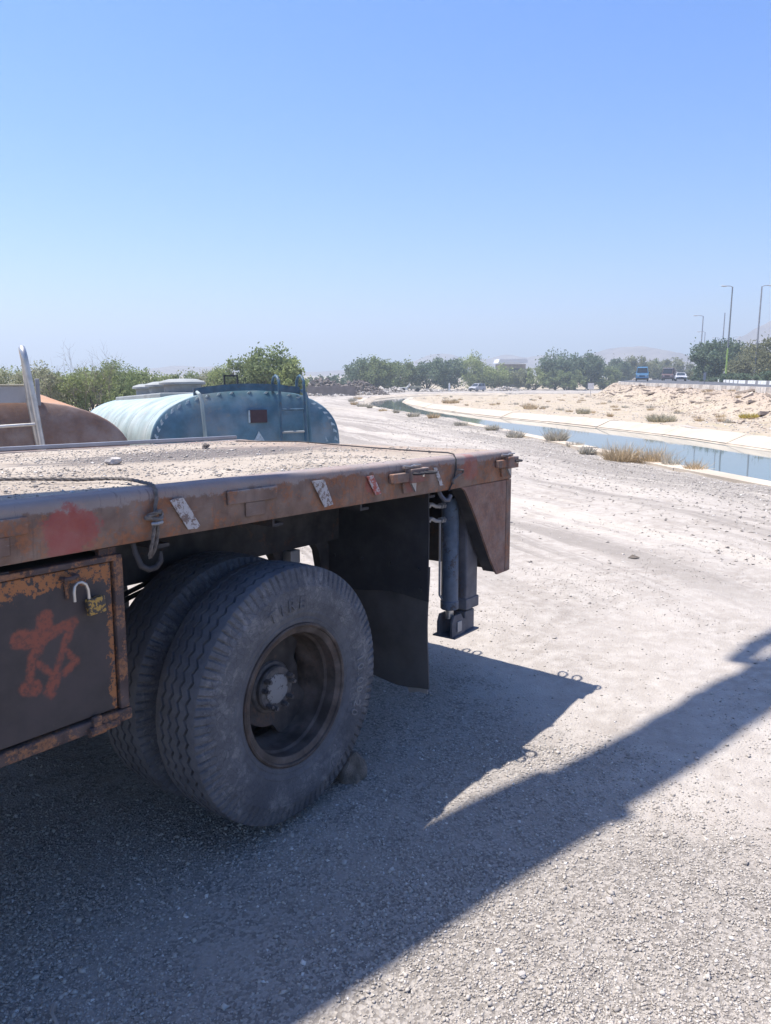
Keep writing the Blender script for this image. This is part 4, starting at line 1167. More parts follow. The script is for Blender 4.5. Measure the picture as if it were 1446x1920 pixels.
m_ = MB(); m_.box((-0.045, -0.17, 1.18), (-0.032, -0.13, 1.33)); m_.build('plate_edge', MARK, bt)
# ladder with hooped tops
for x in (0.315, 0.64):
    pts = [(x, -0.30, 0.35), (x, -0.30, 1.60)] + [(x, -0.30 + 0.13 - 0.13 * math.cos(R(t)), 1.62 + 0.13 * math.sin(R(t))) for t in range(0, 181, 30)] + [(x, -0.04, 1.54)]
    MB().tube(pts, 0.019, 10).build('ladder_rail', TANK_DARK, bt)
for z in (0.62, 0.78, 1.05, 1.33):
    MB().tube([(0.315, -0.30, z), (0.64, -0.30, z)], 0.014, 8).build('rung', TANK_PALE if z == 1.05 else TANK_DARK, bt)
# spill guard across the top with two stays
m_ = MB(); vs = []; fs = []
for i in range(13):
    x = -0.70 + 1.36 * i / 12; zc_ = 1.605 - 0.035 * ((x) / 0.7) ** 2 * 1.6
    vs += [(x, -0.10, zc_ - 0.03), (x, -0.10, zc_ + 0.055), (x, -0.07, zc_ + 0.055), (x, -0.07, zc_ - 0.03)]
    if i:
        a = 4 * i - 4; fs += [(a + j, a + (j + 1) % 4, a + 4 + (j + 1) % 4, a + 4 + j) for j in range(4)]
m_.add(vs, fs + [(3, 2, 1, 0), (48, 49, 50, 51)]); m_.build('spill_guard', TANK_DARK, bt)
for x in (-0.66, 0.69):
    MB().tube([(x, -0.08, 1.565), (x + 0.005, -0.20, 1.53), (x + 0.02, -0.23, 1.45), (x + 0.06, -0.20, 0.85)], 0.022, 10).build('guard_stay', TANK_BLUE_SIDE if x < 0 else TANK_BLUE, bt)
m_ = MB()
for x in (-0.21, -0.04): m_.box((x, 0.3, 1.57), (x + 0.02, 0.32, 1.76))
m_.box((-0.21, 0.3, 1.76), (-0.02, 0.32, 1.78)); m_.build('valve_frame', DARK_STEEL, bt)
m_ = MB(); m_.box((-0.62, 2.3, 1.49), (0.45, 6.6, 1.60), 0.02); m_.build('walkway', TANK_PALE, bt)
for y, r_ in ((3.0, 0.36), (4.3, 0.34), (5.7, 0.32)):
    m_ = MB(); m_.lathe([(0, 1.83), (r_ * .6, 1.82), (r_ * .92, 1.79), (r_, 1.765), (r_, 1.735), (r_ * .8, 1.725), (r_ * .78, 1.58)], (-0.12, y, 0), (0, 0, 1), 32); h = m_.build('hatch', TANK_PALE, bt)
    m_ = MB(); m_.tube([(-0.12 + r_, y - 0.05, 1.70), (-0.12 + r_ + 0.09, y - 0.05, 1.60)], 0.02, 6); m_.build('hatch_clamp', DARK_STEEL, h)

ot = tank('rusty_tank', 'rust orange oval tank with steel ladder hoop at the left edge', -3.86, 7.75, 0.80, 1.27, 0.715, 6.0, ANG, TANK_RUST, TANK_RUST_HEAD, [0.5, 2.2, 4.0])
m_ = MB(); m_.box((-0.95, -0.09, 1.50), (0.33, -0.06, 1.665), 0.004); m_.build('spill_guard', simple('pale_grey_sheet', (0.42, 0.41, 0.41), 0.6, var=0.1), ot)
m_ = MB(); m_.box((-0.95, -0.105, 1.667), (0.33, -0.045, 1.682), 0.003); m_.build('guard_edge', simple('yellowed_edge', (0.5, 0.45, 0.33), 0.6), ot)
m_ = MB(); m_.box((0.36, -0.04, 1.25), (0.40, 0.0, 1.735), 0.004); m_.build('guard_post', GREY_STEEL, ot)
for x in (0.30, -0.18):
    lean = 0.10
    pts = [(x + lean * (1.70 - z) , -0.36, z) for z in (0.4, 1.0, 1.5)] + [(x - 0.015 * math.sin(R(t)) - 0.03, -0.36 + 0.10 - 0.10 * math.cos(R(t)), 1.92 + 0.11 * math.sin(R(t))) for t in range(0, 181, 20)] + [(x - 0.01, -0.16, 1.5), (x + 0.05, -0.14, 1.0)]
    MB().tube(pts, 0.03, 12).build('ladder_rail', BRIGHT_STEEL, ot)
for z in (0.7, 1.0, 1.30):
    MB().tube([(0.30 + .1 * (1.7 - z), -0.36, z), (-0.18 + .1 * (1.7 - z), -0.36, z - 0.02)], 0.016, 8).build('rung', BRIGHT_STEEL, ot)

# ------------------------------------------------------------------ vehicles in the distance
TYRE_PLAIN = BLACK_RUBBER
CHROME = simple('light_lens', (0.6, 0.6, 0.58), 0.2, 0.0, var=0.05)
TAIL = simple('red_lens', (0.35, 0.03, 0.03), 0.3, var=0.05)
DARK_TRIM = simple('dark_trim', (0.03, 0.03, 0.032), 0.6)
def car_paint(name, c, rough=0.35, dust=0.2):
    m = Mat(name, rough, 0.0, 0.5)
    m.color(m.mix(m.math('MULTIPLY', m.noise(2.5, 6), dust), c, (0.42, 0.37, 0.32))); return m.m
def loft(mb, prof, w0, w1, zlo, zhi, smooth=False):
    """side outline (x, z) with a half width that narrows with height"""
    def hw(z): return w0 + (w1 - w0) * max(0, min(1, (z - zlo) / (zhi - zlo)))
    n = len(prof)
    vs = [(x, -hw(z), z) for x, z in prof] + [(x, hw(z), z) for x, z in prof]
    fs = [tuple(range(n)), tuple(range(2 * n - 1, n - 1, -1))] + [(i, i + n, (i + 1) % n + n, (i + 1) % n) for i in range(n)]
    return mb.add(vs, fs)
def vehicle(name, label, cat, loc, heading, paint, L, Wd, body, cabin, glass_f, glass_r, side_glass, wheels, wr, group=None, front_lamp=0.7, extras=None):
    """body / cabin: side outlines (x forward, z up); glass quads: ((x,z) low, (x,z) high) for the front and rear screens"""
    root = empty(name, loc, heading); tag(root, label, cat, group)
    hw = Wd / 2
    m_ = MB(); loft(m_, body, hw, hw * 0.97, 0.3, 1.1); m_.build('body', paint, root)
    zl, zh = min(z for _, z in cabin), max(z for _, z in cabin)
    m_ = MB(); loft(m_, cabin, hw * 0.94, hw * 0.76, zl, zh); m_.build('cabin', paint, root)
    def cw(z): return hw * 0.94 + (hw * 0.76 - hw * 0.94) * (z - zl) / (zh - zl)
    for nm, gq, sg in (('windscreen', glass_f, 1), ('rear_window', glass_r, -1)):
        if not gq: continue
        (xa, za), (xb, zb) = gq; e = 0.012 * sg
        m_ = MB(); q = [(xa + e, -cw(za) * .9, za), (xa + e, cw(za) * .9, za), (xb + e, cw(zb) * .9, zb), (xb + e, -cw(zb) * .9, zb)]
        m_.add(q + [(x - 2 * e, y, z) for x, y, z in q], [(0, 1, 2, 3), (7, 6, 5, 4), (0, 4, 5, 1), (1, 5, 6, 2), (2, 6, 7, 3), (3, 7, 4, 0)]); m_.build(nm, GLASS, root)
    for poly in side_glass:
        for sg in (-1, 1):
            m_ = MB(); k = len(poly)
            q = [(x, sg * (cw(z) + 0.008), z) for x, z in poly]; q2 = [(x, sg * (cw(z) - 0.02), z) for x, z in poly]
            m_.add(q + q2, [tuple(range(k)), tuple(range(2 * k - 1, k - 1, -1))] + [(i, i + k, (i + 1) % k + k, (i + 1) % k) for i in range(k)]); m_.build('side_window', GLASS, root)
    for x in wheels:
        for sg in (-1, 1):
            m_ = MB(); yc = sg * (hw - 0.10)
            m_.lathe([(wr * .55, -0.10), (wr * .9, -0.10), (wr, -0.06), (wr, 0.06), (wr * .9, 0.10), (wr * .55, 0.10)], (x, yc, wr), (0, 1, 0), 20); wh = m_.build('wheel', TYRE_PLAIN, root)
            m_ = MB(); m_.lathe([(0, -0.08), (wr * .5, -0.085), (wr * .56, -0.07), (wr * .56, 0.07), (wr * .5, 0.085), (0, 0.08)], (x, yc, wr), (0, 1, 0), 16); m_.build('rim', GREY_STEEL, wh)
    xf = max(x for x, _ in body); xr = min(x for x, _ in body)
    for sg in (-1, 1):
        m_ = MB(); m_.box((xf - 0.03, sg * hw * .62 - .14, front_lamp - .07), (xf + 0.015, sg * hw * .62 + .14, front_lamp + .07), 0.01); m_.build('headlight', CHROME, root)
        m_ = MB(); m_.box((xr - 0.015, sg * hw * .78 - .08, front_lamp), (xr + 0.03, sg * hw * .78 + .08, front_lamp + .16), 0.01); m_.build('tail_light', TAIL, root)
        m_ = MB(); m_.box((max(x for x, _ in cabin) - 0.55, sg * (hw + .02), zl + .04), (max(x for x, _ in cabin) - 0.45, sg * (hw + .18), zl + .18), 0.01); m_.build('mirror', DARK_TRIM, root)
    for x0, x1 in ((xf - 0.02, xf + 0.06), (xr - 0.06, xr + 0.02)):
        m_ = MB(); m_.box((x0, -hw * .96, 0.32), (x1, hw * .96, 0.52), 0.02); m_.build('bumper', DARK_TRIM, root)
    m_ = MB(); m_.box((xf - 0.02, -hw * .42, front_lamp - .08), (xf + 0.012, hw * .42, front_lamp + .05)); m_.build('grille', DARK_TRIM, root)
    if extras: extras(root, hw)
    return root
CARB = [(-2.1, 0.32), (-2.12, 0.75), (-2.0, 0.92), (-1.5, 0.95), (0.9, 0.95), (1.8, 0.84), (2.08, 0.70), (2.1, 0.35)]
CARC = [(-1.75, 0.93), (-1.15, 1.40), (0.15, 1.43), (1.0, 0.94)]
CARSG = [[(-1.25, 0.98), (-0.9, 1.33), (-0.45, 1.36), (-0.45, 0.98)], [(-0.38, 0.98), (-0.38, 1.36), (0.1, 1.36), (0.75, 0.98)]]
def road_at(x, y): return (x, y, float(zroad(y)) + 0.015)
def heading_at(y):
    return math.atan2(2.0, float((xEL(y + 1) + xER(y + 1) - xEL(y - 1) - xER(y - 1)) / 2))
vehicle('car', 'silver saloon car between the maroon truck and the far kerb', 'car', road_at(50.0, 133.0), heading_at(133) + math.pi, car_paint('silver_paint', (0.52, 0.52, 0.55)), 4.2, 1.72, CARB, CARC, ((1.0, 0.97), (0.22, 1.39)), ((-1.7, 0.98), (-1.2, 1.36)), CARSG, (-1.3, 1.3), 0.3)
vehicle('car', 'white car farthest along the road by the curving kerb', 'car', road_at(74.9, 194.0), heading_at(194) + math.pi, car_paint('white_paint', (0.75, 0.75, 0.74)), 4.2, 1.72, CARB, CARC, ((1.0, 0.97), (0.22, 1.39)), ((-1.7, 0.98), (-1.2, 1.36)), CARSG, (-1.3, 1.3), 0.3)
VANB = [(-1.95, 0.32), (-1.97, 1.0), (-1.9, 1.02), (0.75, 1.02), (1.55, 0.90), (1.82, 0.72), (1.85, 0.35)]
VANC = [(-1.9, 1.0), (-1.75, 1.58), (-0.1, 1.62), (0.2, 1.58), (0.95, 1.0)]
vehicle('parked_van', 'small silver grey van parked on bare ground under the trees', 'van', (18.7, 160.0, gz(18.7, 160)), R(228), car_paint('dull_silver_paint', (0.36, 0.37, 0.40), 0.4, 0.15), 3.8, 1.66, VANB, VANC, ((0.93, 1.03), (0.25, 1.56)), ((-1.88, 1.06), (-1.78, 1.5)), [[(-1.65, 1.06), (-1.6, 1.5), (-0.75, 1.53), (-0.75, 1.06)], [(-0.65, 1.06), (-0.65, 1.53), (0.15, 1.52), (0.75, 1.06)]], (-1.2, 1.2), 0.31)
TRB = [(-2.4, 0.55), (-2.4, 1.05), (0.7, 1.05), (0.75, 1.30), (2.02, 1.30), (2.12, 1.1), (2.15, 0.45), (0.7, 0.45), (0.6, 0.55)]
TRC = [(0.75, 1.28), (0.78, 2.22), (0.95, 2.30), (1.75, 2.28), (1.9, 2.2), (2.05, 1.28)]
def bed(paint):
    def f(root, hw):
        for sg in (-1, 1):
            m_ = MB(); m_.box((-2.4, sg * hw * .98 - .03, 1.05), (0.65, sg * hw * .98 + .03, 1.55)); m_.build('bed_side', paint, root)
        m_ = MB(); m_.box((-2.44, -hw * .98, 1.05), (-2.38, hw * .98, 1.55)); m_.build('tailgate', paint, root)
        m_ = MB(); m_.box((0.8, -hw * .8, 2.302), (1.8, hw * .8, 2.34), 0.01); m_.build('roof_visor', paint, root)
    return f
bp = car_paint('cab_blue_paint', (0.10, 0.30, 0.48), 0.4, 0.15); mp = car_paint('maroon_paint', (0.16, 0.075, 0.075), 0.5, 0.2)
vehicle('pickup_truck', 'bright blue forward-control truck facing the camera on the road', 'truck', road_at(41.5, 127.0), R(252), bp, 4.6, 1.95, TRB, TRC, ((2.045, 1.36), (1.92, 2.12)), None, [[(0.95, 1.36), (0.95, 2.1), (1.75, 2.08), (1.9, 1.36)]], (-1.5, 1.4), 0.38, extras=bed(bp), front_lamp=0.85)
mpale = car_paint('pale_roof_paint', (0.55, 0.53, 0.50))
def dump(root, hw):
    for sg in (-1, 1):
        m_ = MB(); m_.box((-2.5, sg * hw * 1.0 - .04, 1.05), (0.6, sg * hw * 1.0 + .04, 2.15)); m_.build('body_side', mp, root)
    m_ = MB(); m_.box((0.52, -hw, 1.05), (0.6, hw, 2.5)); m_.build('headboard', mp, root)
    m_ = MB(); m_.box((0.55, -hw * .85, 2.302), (1.95, hw * .85, 2.42), 0.02); m_.build('cab_roof', mpale, root)
vehicle('dump_truck', 'maroon tipper truck with pale cab roof behind the blue truck', 'truck', road_at(54.8, 152.0), R(244), mp, 4.8, 2.1, TRB, TRC, ((2.045, 1.40), (1.92, 2.15)), None, [[(0.95, 1.36), (0.95, 2.1), (1.75, 2.08), (1.9, 1.36)]], (-1.5, 1.4), 0.45, extras=dump, front_lamp=0.9)
# derelict jeep-like truck among the rubble
op = car_paint('olive_paint', (0.20, 0.20, 0.13), 0.7, 0.4); wp = car_paint('chalky_white_paint', (0.62, 0.62, 0.58), 0.7, 0.3)
dr_ = empty('derelict_truck', (4.6, 147.0, gz(4.6, 147)), R(182)); tag(dr_, 'derelict pale truck with raised white windscreen beside the rubble heaps', 'truck')
MB().prism([(0.5, 0.35), (0.5, 0.85), (1.9, 0.8), (2.05, 0.65), (2.05, 0.35)], 1, -0.75, 0.75).build('bonnet', wp, dr_)
MB().prism([(0.2, 0.85), (0.05, 1.62), (0.10, 1.64), (0.62, 0.85)], 1, -0.78, 0.78).build('windscreen_panel', wp, dr_)
MB().box((-0.1, -0.8, 1.60), (0.65, 0.8, 1.66), 0.01).build('roof', op, dr_)
MB().box((-2.1, -0.8, 0.5), (0.0, 0.8, 1.05), 0.02).build('load_bed', op, dr_)
for x in (-1.4, 1.3):
    for sg in (-1, 1):
        MB().lathe([(0, -0.09), (0.36, -0.09), (0.38, 0), (0.36, 0.09), (0, 0.09)], (x, sg * 0.72, 0.37), (0, 1, 0), 18).build('wheel', TYRE_PLAIN, dr_)

# ------------------------------------------------------------------ street lamps, signs, posts
GREEN_POLE = Mat('pole_paint', 0.5, 0.2, 0.4)
_x, _y, _z = GREEN_POLE.xyz()
GREEN_POLE.color(GREEN_POLE.mix(GREEN_POLE.step(_z, 4.9, 4.6), (0.22, 0.23, 0.235), (0.33, 0.46, 0.10)))
GREEN_POLE = GREEN_POLE.m
LAMP_HEAD = simple('lamp_head_grey', (0.45, 0.46, 0.46), 0.4, 0.2, var=0.05)
def lamp(x, y, h, arm, label, mat=GREY_STEEL, r_=0.11, side=-1):
    root = empty('street_lamp', (x, y, gz(x, y) - 0.05)); tag(root, label, 'lamp', 'street lamps along the road')
    MB().tube([(0, 0, 0), (0, 0, h * .5), (0, 0, h)], [r_, r_ * .8, r_ * .6], 10).build('pole', mat, root)
    if arm > 0:
        MB().tube([(0, 0, h - 0.03), (side * arm * .4, 0, h + 0.10), (side * arm, 0, h + 0.12)], 0.045, 8).build('arm', GREY_STEEL, root)
        m_ = MB(); m_.lathe([(0, -0.42), (0.10, -0.38), (0.17, -0.1), (0.16, 0.2), (0.08, 0.4), (0, 0.42)], (0, 0, 0), (1, 0, 0), 14)
        m_.v = [(v_[0] + side * (arm + .35), v_[1], v_[2] * .55 + h + 0.10) for v_ in m_.v]; m_.build('lamp_head', LAMP_HEAD, root)
    return root
lamp(45.5, 105, 12.6, 0.75, 'street lamp with bright green lower pole in front of the round tree', GREEN_POLE, 0.13)
lamp(47.0, 100, 12.0, 0.9, 'street lamp nearest the right edge with its arm pointing right', r_=0.13, side=1)
lamp(57.1, 143, 11.8, 1.0, 'tall street lamp left of the round tree, arm pointing left', r_=0.13)
lamp(76.6, 190, 11.5, 1.2, 'thin distant street lamp just right of the tall left lamp', r_=0.12)
lamp(60.1, 141, 12.1, 0, 'bare lamp pole without an arm left of the green pole', r_=0.13)
lamp(92.7, 220, 11.6, 1.3, 'small far street lamp showing over the round tree left of the poles', r_=0.12)
lamp(94.9, 216, 11.6, 1.3, 'small far street lamp showing over the round tree right of the green pole', r_=0.12, side=1)
def sign(x, y, h, w_, hh, label, mat):
    root = empty('road_sign', (x, y, gz(x, y) - 0.05)); tag(root, label, 'sign')
    MB().tube([(0, 0, 0), (0, 0, h)], 0.035, 8).build('post', GREY_STEEL, root)
    MB().box((-w_ / 2, -0.05, h - hh), (w_ / 2, -0.036, h), 0.004).build('plate', mat, root)
sign(25.6, 63.0, 1.35, 0.22, 0.6, 'narrow grey marker sign seen from behind on the near kerb', GREY_STEEL)
sign(33.8, 64.0, 1.5, 0.10, 0.9, 'thin pale marker post by the far kerb at right', WHITE_PAINT)
sign(27.0, 103, 1.7, 0.8, 0.8, 'small white square sign where the embankment ends', WHITE_PAINT)
m_ = empty('marker_post', (12.8, 157, gz(12.8, 157))); tag(m_, 'white stone marker post left of the parked van', 'post')
MB().prism([(-0.18, 0), (0.18, 0), (0.16, 1.5), (0.0, 1.75), (-0.16, 1.5)], 1, -0.15, 0.15).build('shaft', WHITE_PAINT, m_)

# white roofed shed behind the trees
sh = empty('shed', (37.6, 232, gz(37.6, 232))); tag(sh, 'shed with white metal roof showing above the bushes', 'building')
MB().box((-4.5, -3, 0), (3.2, 5, 6.6)).build('wall', MUD_WALL, sh)
ROOFW = simple('white_metal_roof', (0.72, 0.72, 0.72), 0.45, 0.1, var=0.06)
MB().prism([(-5.0, 6.9), (-4.6, 8.0), (3.0, 8.15), (3.6, 7.9), (3.6, 6.9)], 1, -4.0, 6.0).build('roof', ROOFW, sh)
MB().box((-1.5, -3.05, 3.4), (1.5, -3.0, 5.4)).build('door_opening', DARK_STEEL, sh)
# mud wall at the turn
mw = empty('mud_wall', (-9.0, 104.5, gz(-9, 104.5))); tag(mw, 'long low dark mud wall below the rubble at the bend of the track', 'wall')
m_ = MB(); n_ = 40
for i in range(n_):
    x0 = -13 + 18.0 * i / n_; x1 = x0 + 18.0 / n_
    h0 = 1.28 + 0.07 * math.sin(i * 1.7) + 0.05 * math.sin(i * .6); h1 = 1.28 + 0.07 * math.sin((i + 1) * 1.7) + 0.05 * math.sin((i + 1) * .6)
    m_.prism([(x0, -.3), (x1, -.3), (x1, h1), (x0, h0)], 1, -0.22, 0.22)
m_.build('wall_body', MUD_WALL, mw)

# rubble heaps -------------------------------------------------------
DARK_RUBBLE = simple('dark_spoil', (0.15, 0.125, 0.11), 0.95, var=0.4, scale=1.5)
def heap(name, label, spots, seed, tonemul=1.0):
    rg = np.random.default_rng(seed); C_ = []; S_ = []
    for (x, y, rx, ry, h, n, s) in spots:
        a = rg.uniform(0, 6.283, n); q = np.sqrt(rg.uniform(0, 1, n))
        xx = x + rx * q * np.cos(a); yy = y + ry * q * np.sin(a)
        zz = ground_z(xx, yy) + h * (1 - q ** 1.4) * rg.uniform(.8, 1.05, n)
        C_.append(np.stack([xx, yy, zz], 1)); S_.append(rg.lognormal(math.log(s), 0.4, n))
    v_, f_, t_ = stones(np.concatenate(C_), np.concatenate(S_), 0.8, rg); t_[:, 0] *= tonemul
    return tag(link_mesh(name, np_mesh(name, v_, f_, {'tone': t_}), PEBBLE if tonemul > 0.7 else DARK_RUBBLE), label, 'rubble', kind='stuff')
heap('rubble_heap', 'grey brown rubble heaped behind the dark mud wall', [(-14, 112, 5, 4, 2.2, 500, .22), (-9, 113, 5, 4, 2.3, 600, .22), (-4, 113, 4.5, 4, 2.0, 450, .22), (-19, 112, 4, 4, 1.9, 300, .25)], 3, 0.6)
heap('rubble_heap', 'pale rubble and stones at the foot of the mud wall', [(-12.5, 101.5, 2.5, 1.2, .7, 150, .13), (-9.5, 101.5, 2.5, 1.0, .4, 90, .12), (-6, 102, 1.5, 1.0, .3, 60, .13), (-3, 108, 2, 1, .4, 60, .16)], 4, 1.1)
heap('rubble_heap', 'pale rubble heaps along the far bend of the canal', [(-1.0, 138, 2.0, 1.5, .9, 160, .2), (1.5, 142, 2.4, 1.6, 1.0, 180, .2), (8.5, 152, 2.5, 1.5, .6, 120, .2), (11.5, 157, 3, 1.5, .5, 120, .18), (16, 163, 2.5, 1.5, .5, 100, .18), (26, 170, 4, 1.8, .9, 220, .22)], 6, 1.1)
# broken slabs on the embankment
def chunk(seed):
    rg = np.random.default_rng(seed); n = rg.integers(5, 8)
    a = np.sort(rg.uniform(0, 6.283, n)); r_ = rg.uniform(.65, 1.1, n)
    poly = [(float(r_[i] * math.cos(a[i])), float(0.6 * r_[i] * math.sin(a[i]))) for i in range(n)]
    m_ = MB(); m_.prism(poly, 2, -0.11, 0.11)
    me = bpy.data.meshes.new('slab_chunk'); me.from_pydata(m_.v, [], m_.f)
    bm = bmesh.new(); bm.from_mesh(me); bmesh.ops.recalc_face_normals(bm, faces=list(bm.faces)); bm.to_mesh(me); bm.free()
    me.materials.append(RUBBLE); return me
chunks = [chunk(60 + i) for i in range(6)]
rg = np.random.default_rng(77)
for i in range(70):
    y = 34 + 66 * rg.uniform() ** 1.1; wd_ = max(3.5, 6.2 - 0.02 * y)
    x = float(xEL(y)) - wd_ * rg.uniform(.12, .8)
    s = rg.uniform(.22, .75)
    o = bpy.data.objects.new('broken_slab', chunks[i % 6]); col.objects.link(o)
    o.location = (x, y, gz(x, y) + 0.04); o.scale = (s, s, s * rg.uniform(.6, 1.2)); o.rotation_euler = (R(rg.uniform(-28, 12)), R(rg.uniform(-28, 5)), rg.uniform(0, 6.28))
    tag(o, 'broken piece of pale concrete lying on the rubble embankment below the road', 'rubble', 'broken slabs on the embankment')
N = 5000
py = 28 + 80 * rg.uniform(0, 1, N) ** 1.2; wd_ = np.clip(6.2 - 0.02 * py, 3.5, 6)
px = xEL(py) - wd_ * rg.uniform(-.02, 1.15, N)
sz = np.clip(rg.lognormal(math.log(.034), .55, N), .012, .18)
v, f, tone = stones(np.stack([px, py, ground_z(px, py) + sz * .15], 1), sz, .8, rg)
o = link_mesh('embankment_stones', np_mesh('embankment_stones', v, f, {'tone': np.clip(tone * 1.0 + .1, 0, 1)}), RUBBLE)
tag(o, 'reddish stones scattered over the road embankment', 'stones', kind='stuff')
N = 5000
py = 20 + 90 * rg.uniform(0, 1, N) ** 1.3; px = xR(py) + 0.6 + rg.uniform(0, 1, N) * np.clip(xEL(py) - xR(py), 1, 60)
sz = rg.uniform(.015, .06, N)
v, f, tone = stones(np.stack([px, py, ground_z(px, py) + sz * .1], 1), sz, .7, rg)
tag(link_mesh('field_stones', np_mesh('field_stones', v, f, {'tone': tone}), PEBBLE), 'small stones scattered on the dry field across the canal', 'stones', kind='stuff')

# ------------------------------------------------------------------ plants
def leaves(cent, size, rg, aspect=0.55, droop=0.0):
    n = len(cent)
    d1 = rg.normal(0, 1, (n, 3)); d1 /= np.linalg.norm(d1, axis=1)[:, None]
    r_ = rg.normal(0, 1, (n, 3)); d2 = np.cross(d1, r_); d2 /= np.linalg.norm(d2, axis=1)[:, None] + 1e-9
    a = d1 * size[:, None]; b_ = d2 * (size * aspect)[:, None]
    v_ = np.stack([cent - a, cent + b_ * .9 - a * .1, cent + a, cent - b_ * .9 - a * .1], 1)
    return v_.reshape(-1, 3), np.arange(n * 4).reshape(n, 4)
def tree(name, label, x, y, h, rx, mat, seed, group=None, cat='tree', nl=2600, leaf=0.2, trunk=0.22, nclu=26, fill=0.55, bare=0.0):
    """h total height, rx crown radius, crown from trunk*h up"""
    rg = np.random.default_rng(seed); z0 = gz(x, y)
    root = empty(name, (x, y, z0 - 0.05), float(rg.uniform(0, 6.28))); tag(root, label, cat, group)
    zc = h * (trunk + 1) / 2; rz = h * (1 - trunk) / 2
    # uneven cluster centres through the crown
    C_ = []
    while len(C_) < nclu:
        p = rg.normal(0, 1, 3); p /= np.linalg.norm(p); q = rg.uniform(0.25, 1.0) ** 0.6
        p = p * q
        C_.append([p[0] * rx * .84, p[1] * rx * .84, zc + p[2] * rz * .84])
    C_ = np.array(C_)
    cr = rg.uniform(.16, .38, nclu) * min(rx, rz * 1.2)
    ci = rg.integers(0, nclu, nl)
    off = rg.normal(0, 1, (nl, 3)); off /= np.linalg.norm(off, axis=1)[:, None]
    off *= (rg.uniform(0, 1, nl) ** 0.45)[:, None] * cr[ci][:, None]
    P = C_[ci] + off
    # twigs sticking out at the top
    k = rg.uniform(0, 1, nl) < 0.09
    P[k] += np.stack([rg.normal(0, .12 * rx, k.sum()), rg.normal(0, .12 * rx, k.sum()), rg.uniform(-.02, .12, k.sum()) * h], 1)
    P[:, 2] = np.maximum(P[:, 2], 0.05)
    sz = leaf * rg.uniform(.6, 1.25, nl)
    v_, f_ = leaves(P, sz, rg)
    clt = np.clip(rg.normal(.5, .22, nclu), 0, 1)[ci] * .7 + rg.uniform(0, 1, nl) * .3
    t_ = np.repeat(np.stack([clt, clt, clt], 1), 4, 0)
    link_mesh('crown', np_mesh('crown', v_, f_, {'tone': t_}), mat, root)
    m_ = MB(); tr_ = 0.028 * h + 0.02
    top = Vector((rg.normal(0, .05 * rx), rg.normal(0, .05 * rx), zc))
    m_.tube([(0, 0, 0), (0.02 * h * rg.normal(), 0.02 * h * rg.normal(), h * trunk * .8), top], [tr_, tr_ * .75, tr_ * .4], 7)
    for i in range(min(nclu, 12)):
        s = Vector((0, 0, h * trunk * rg.uniform(.5, 1.3))); e = Vector(C_[i]); md = (s + e) / 2 + Vector((0, 0, -.05 * h))
        m_.tube([s, md, e], [tr_ * .45, tr_ * .28, tr_ * .08], 5)
    m_.build('trunk', WOOD_BARK, root, fix=False)
    return root
def at(px_, d_): return (px_ - 723) / 1450 * d_ * 0.985
def top_h(x, y, ty): return CAM_H + (698 - ty) / 1450 * y - gz(x, y)
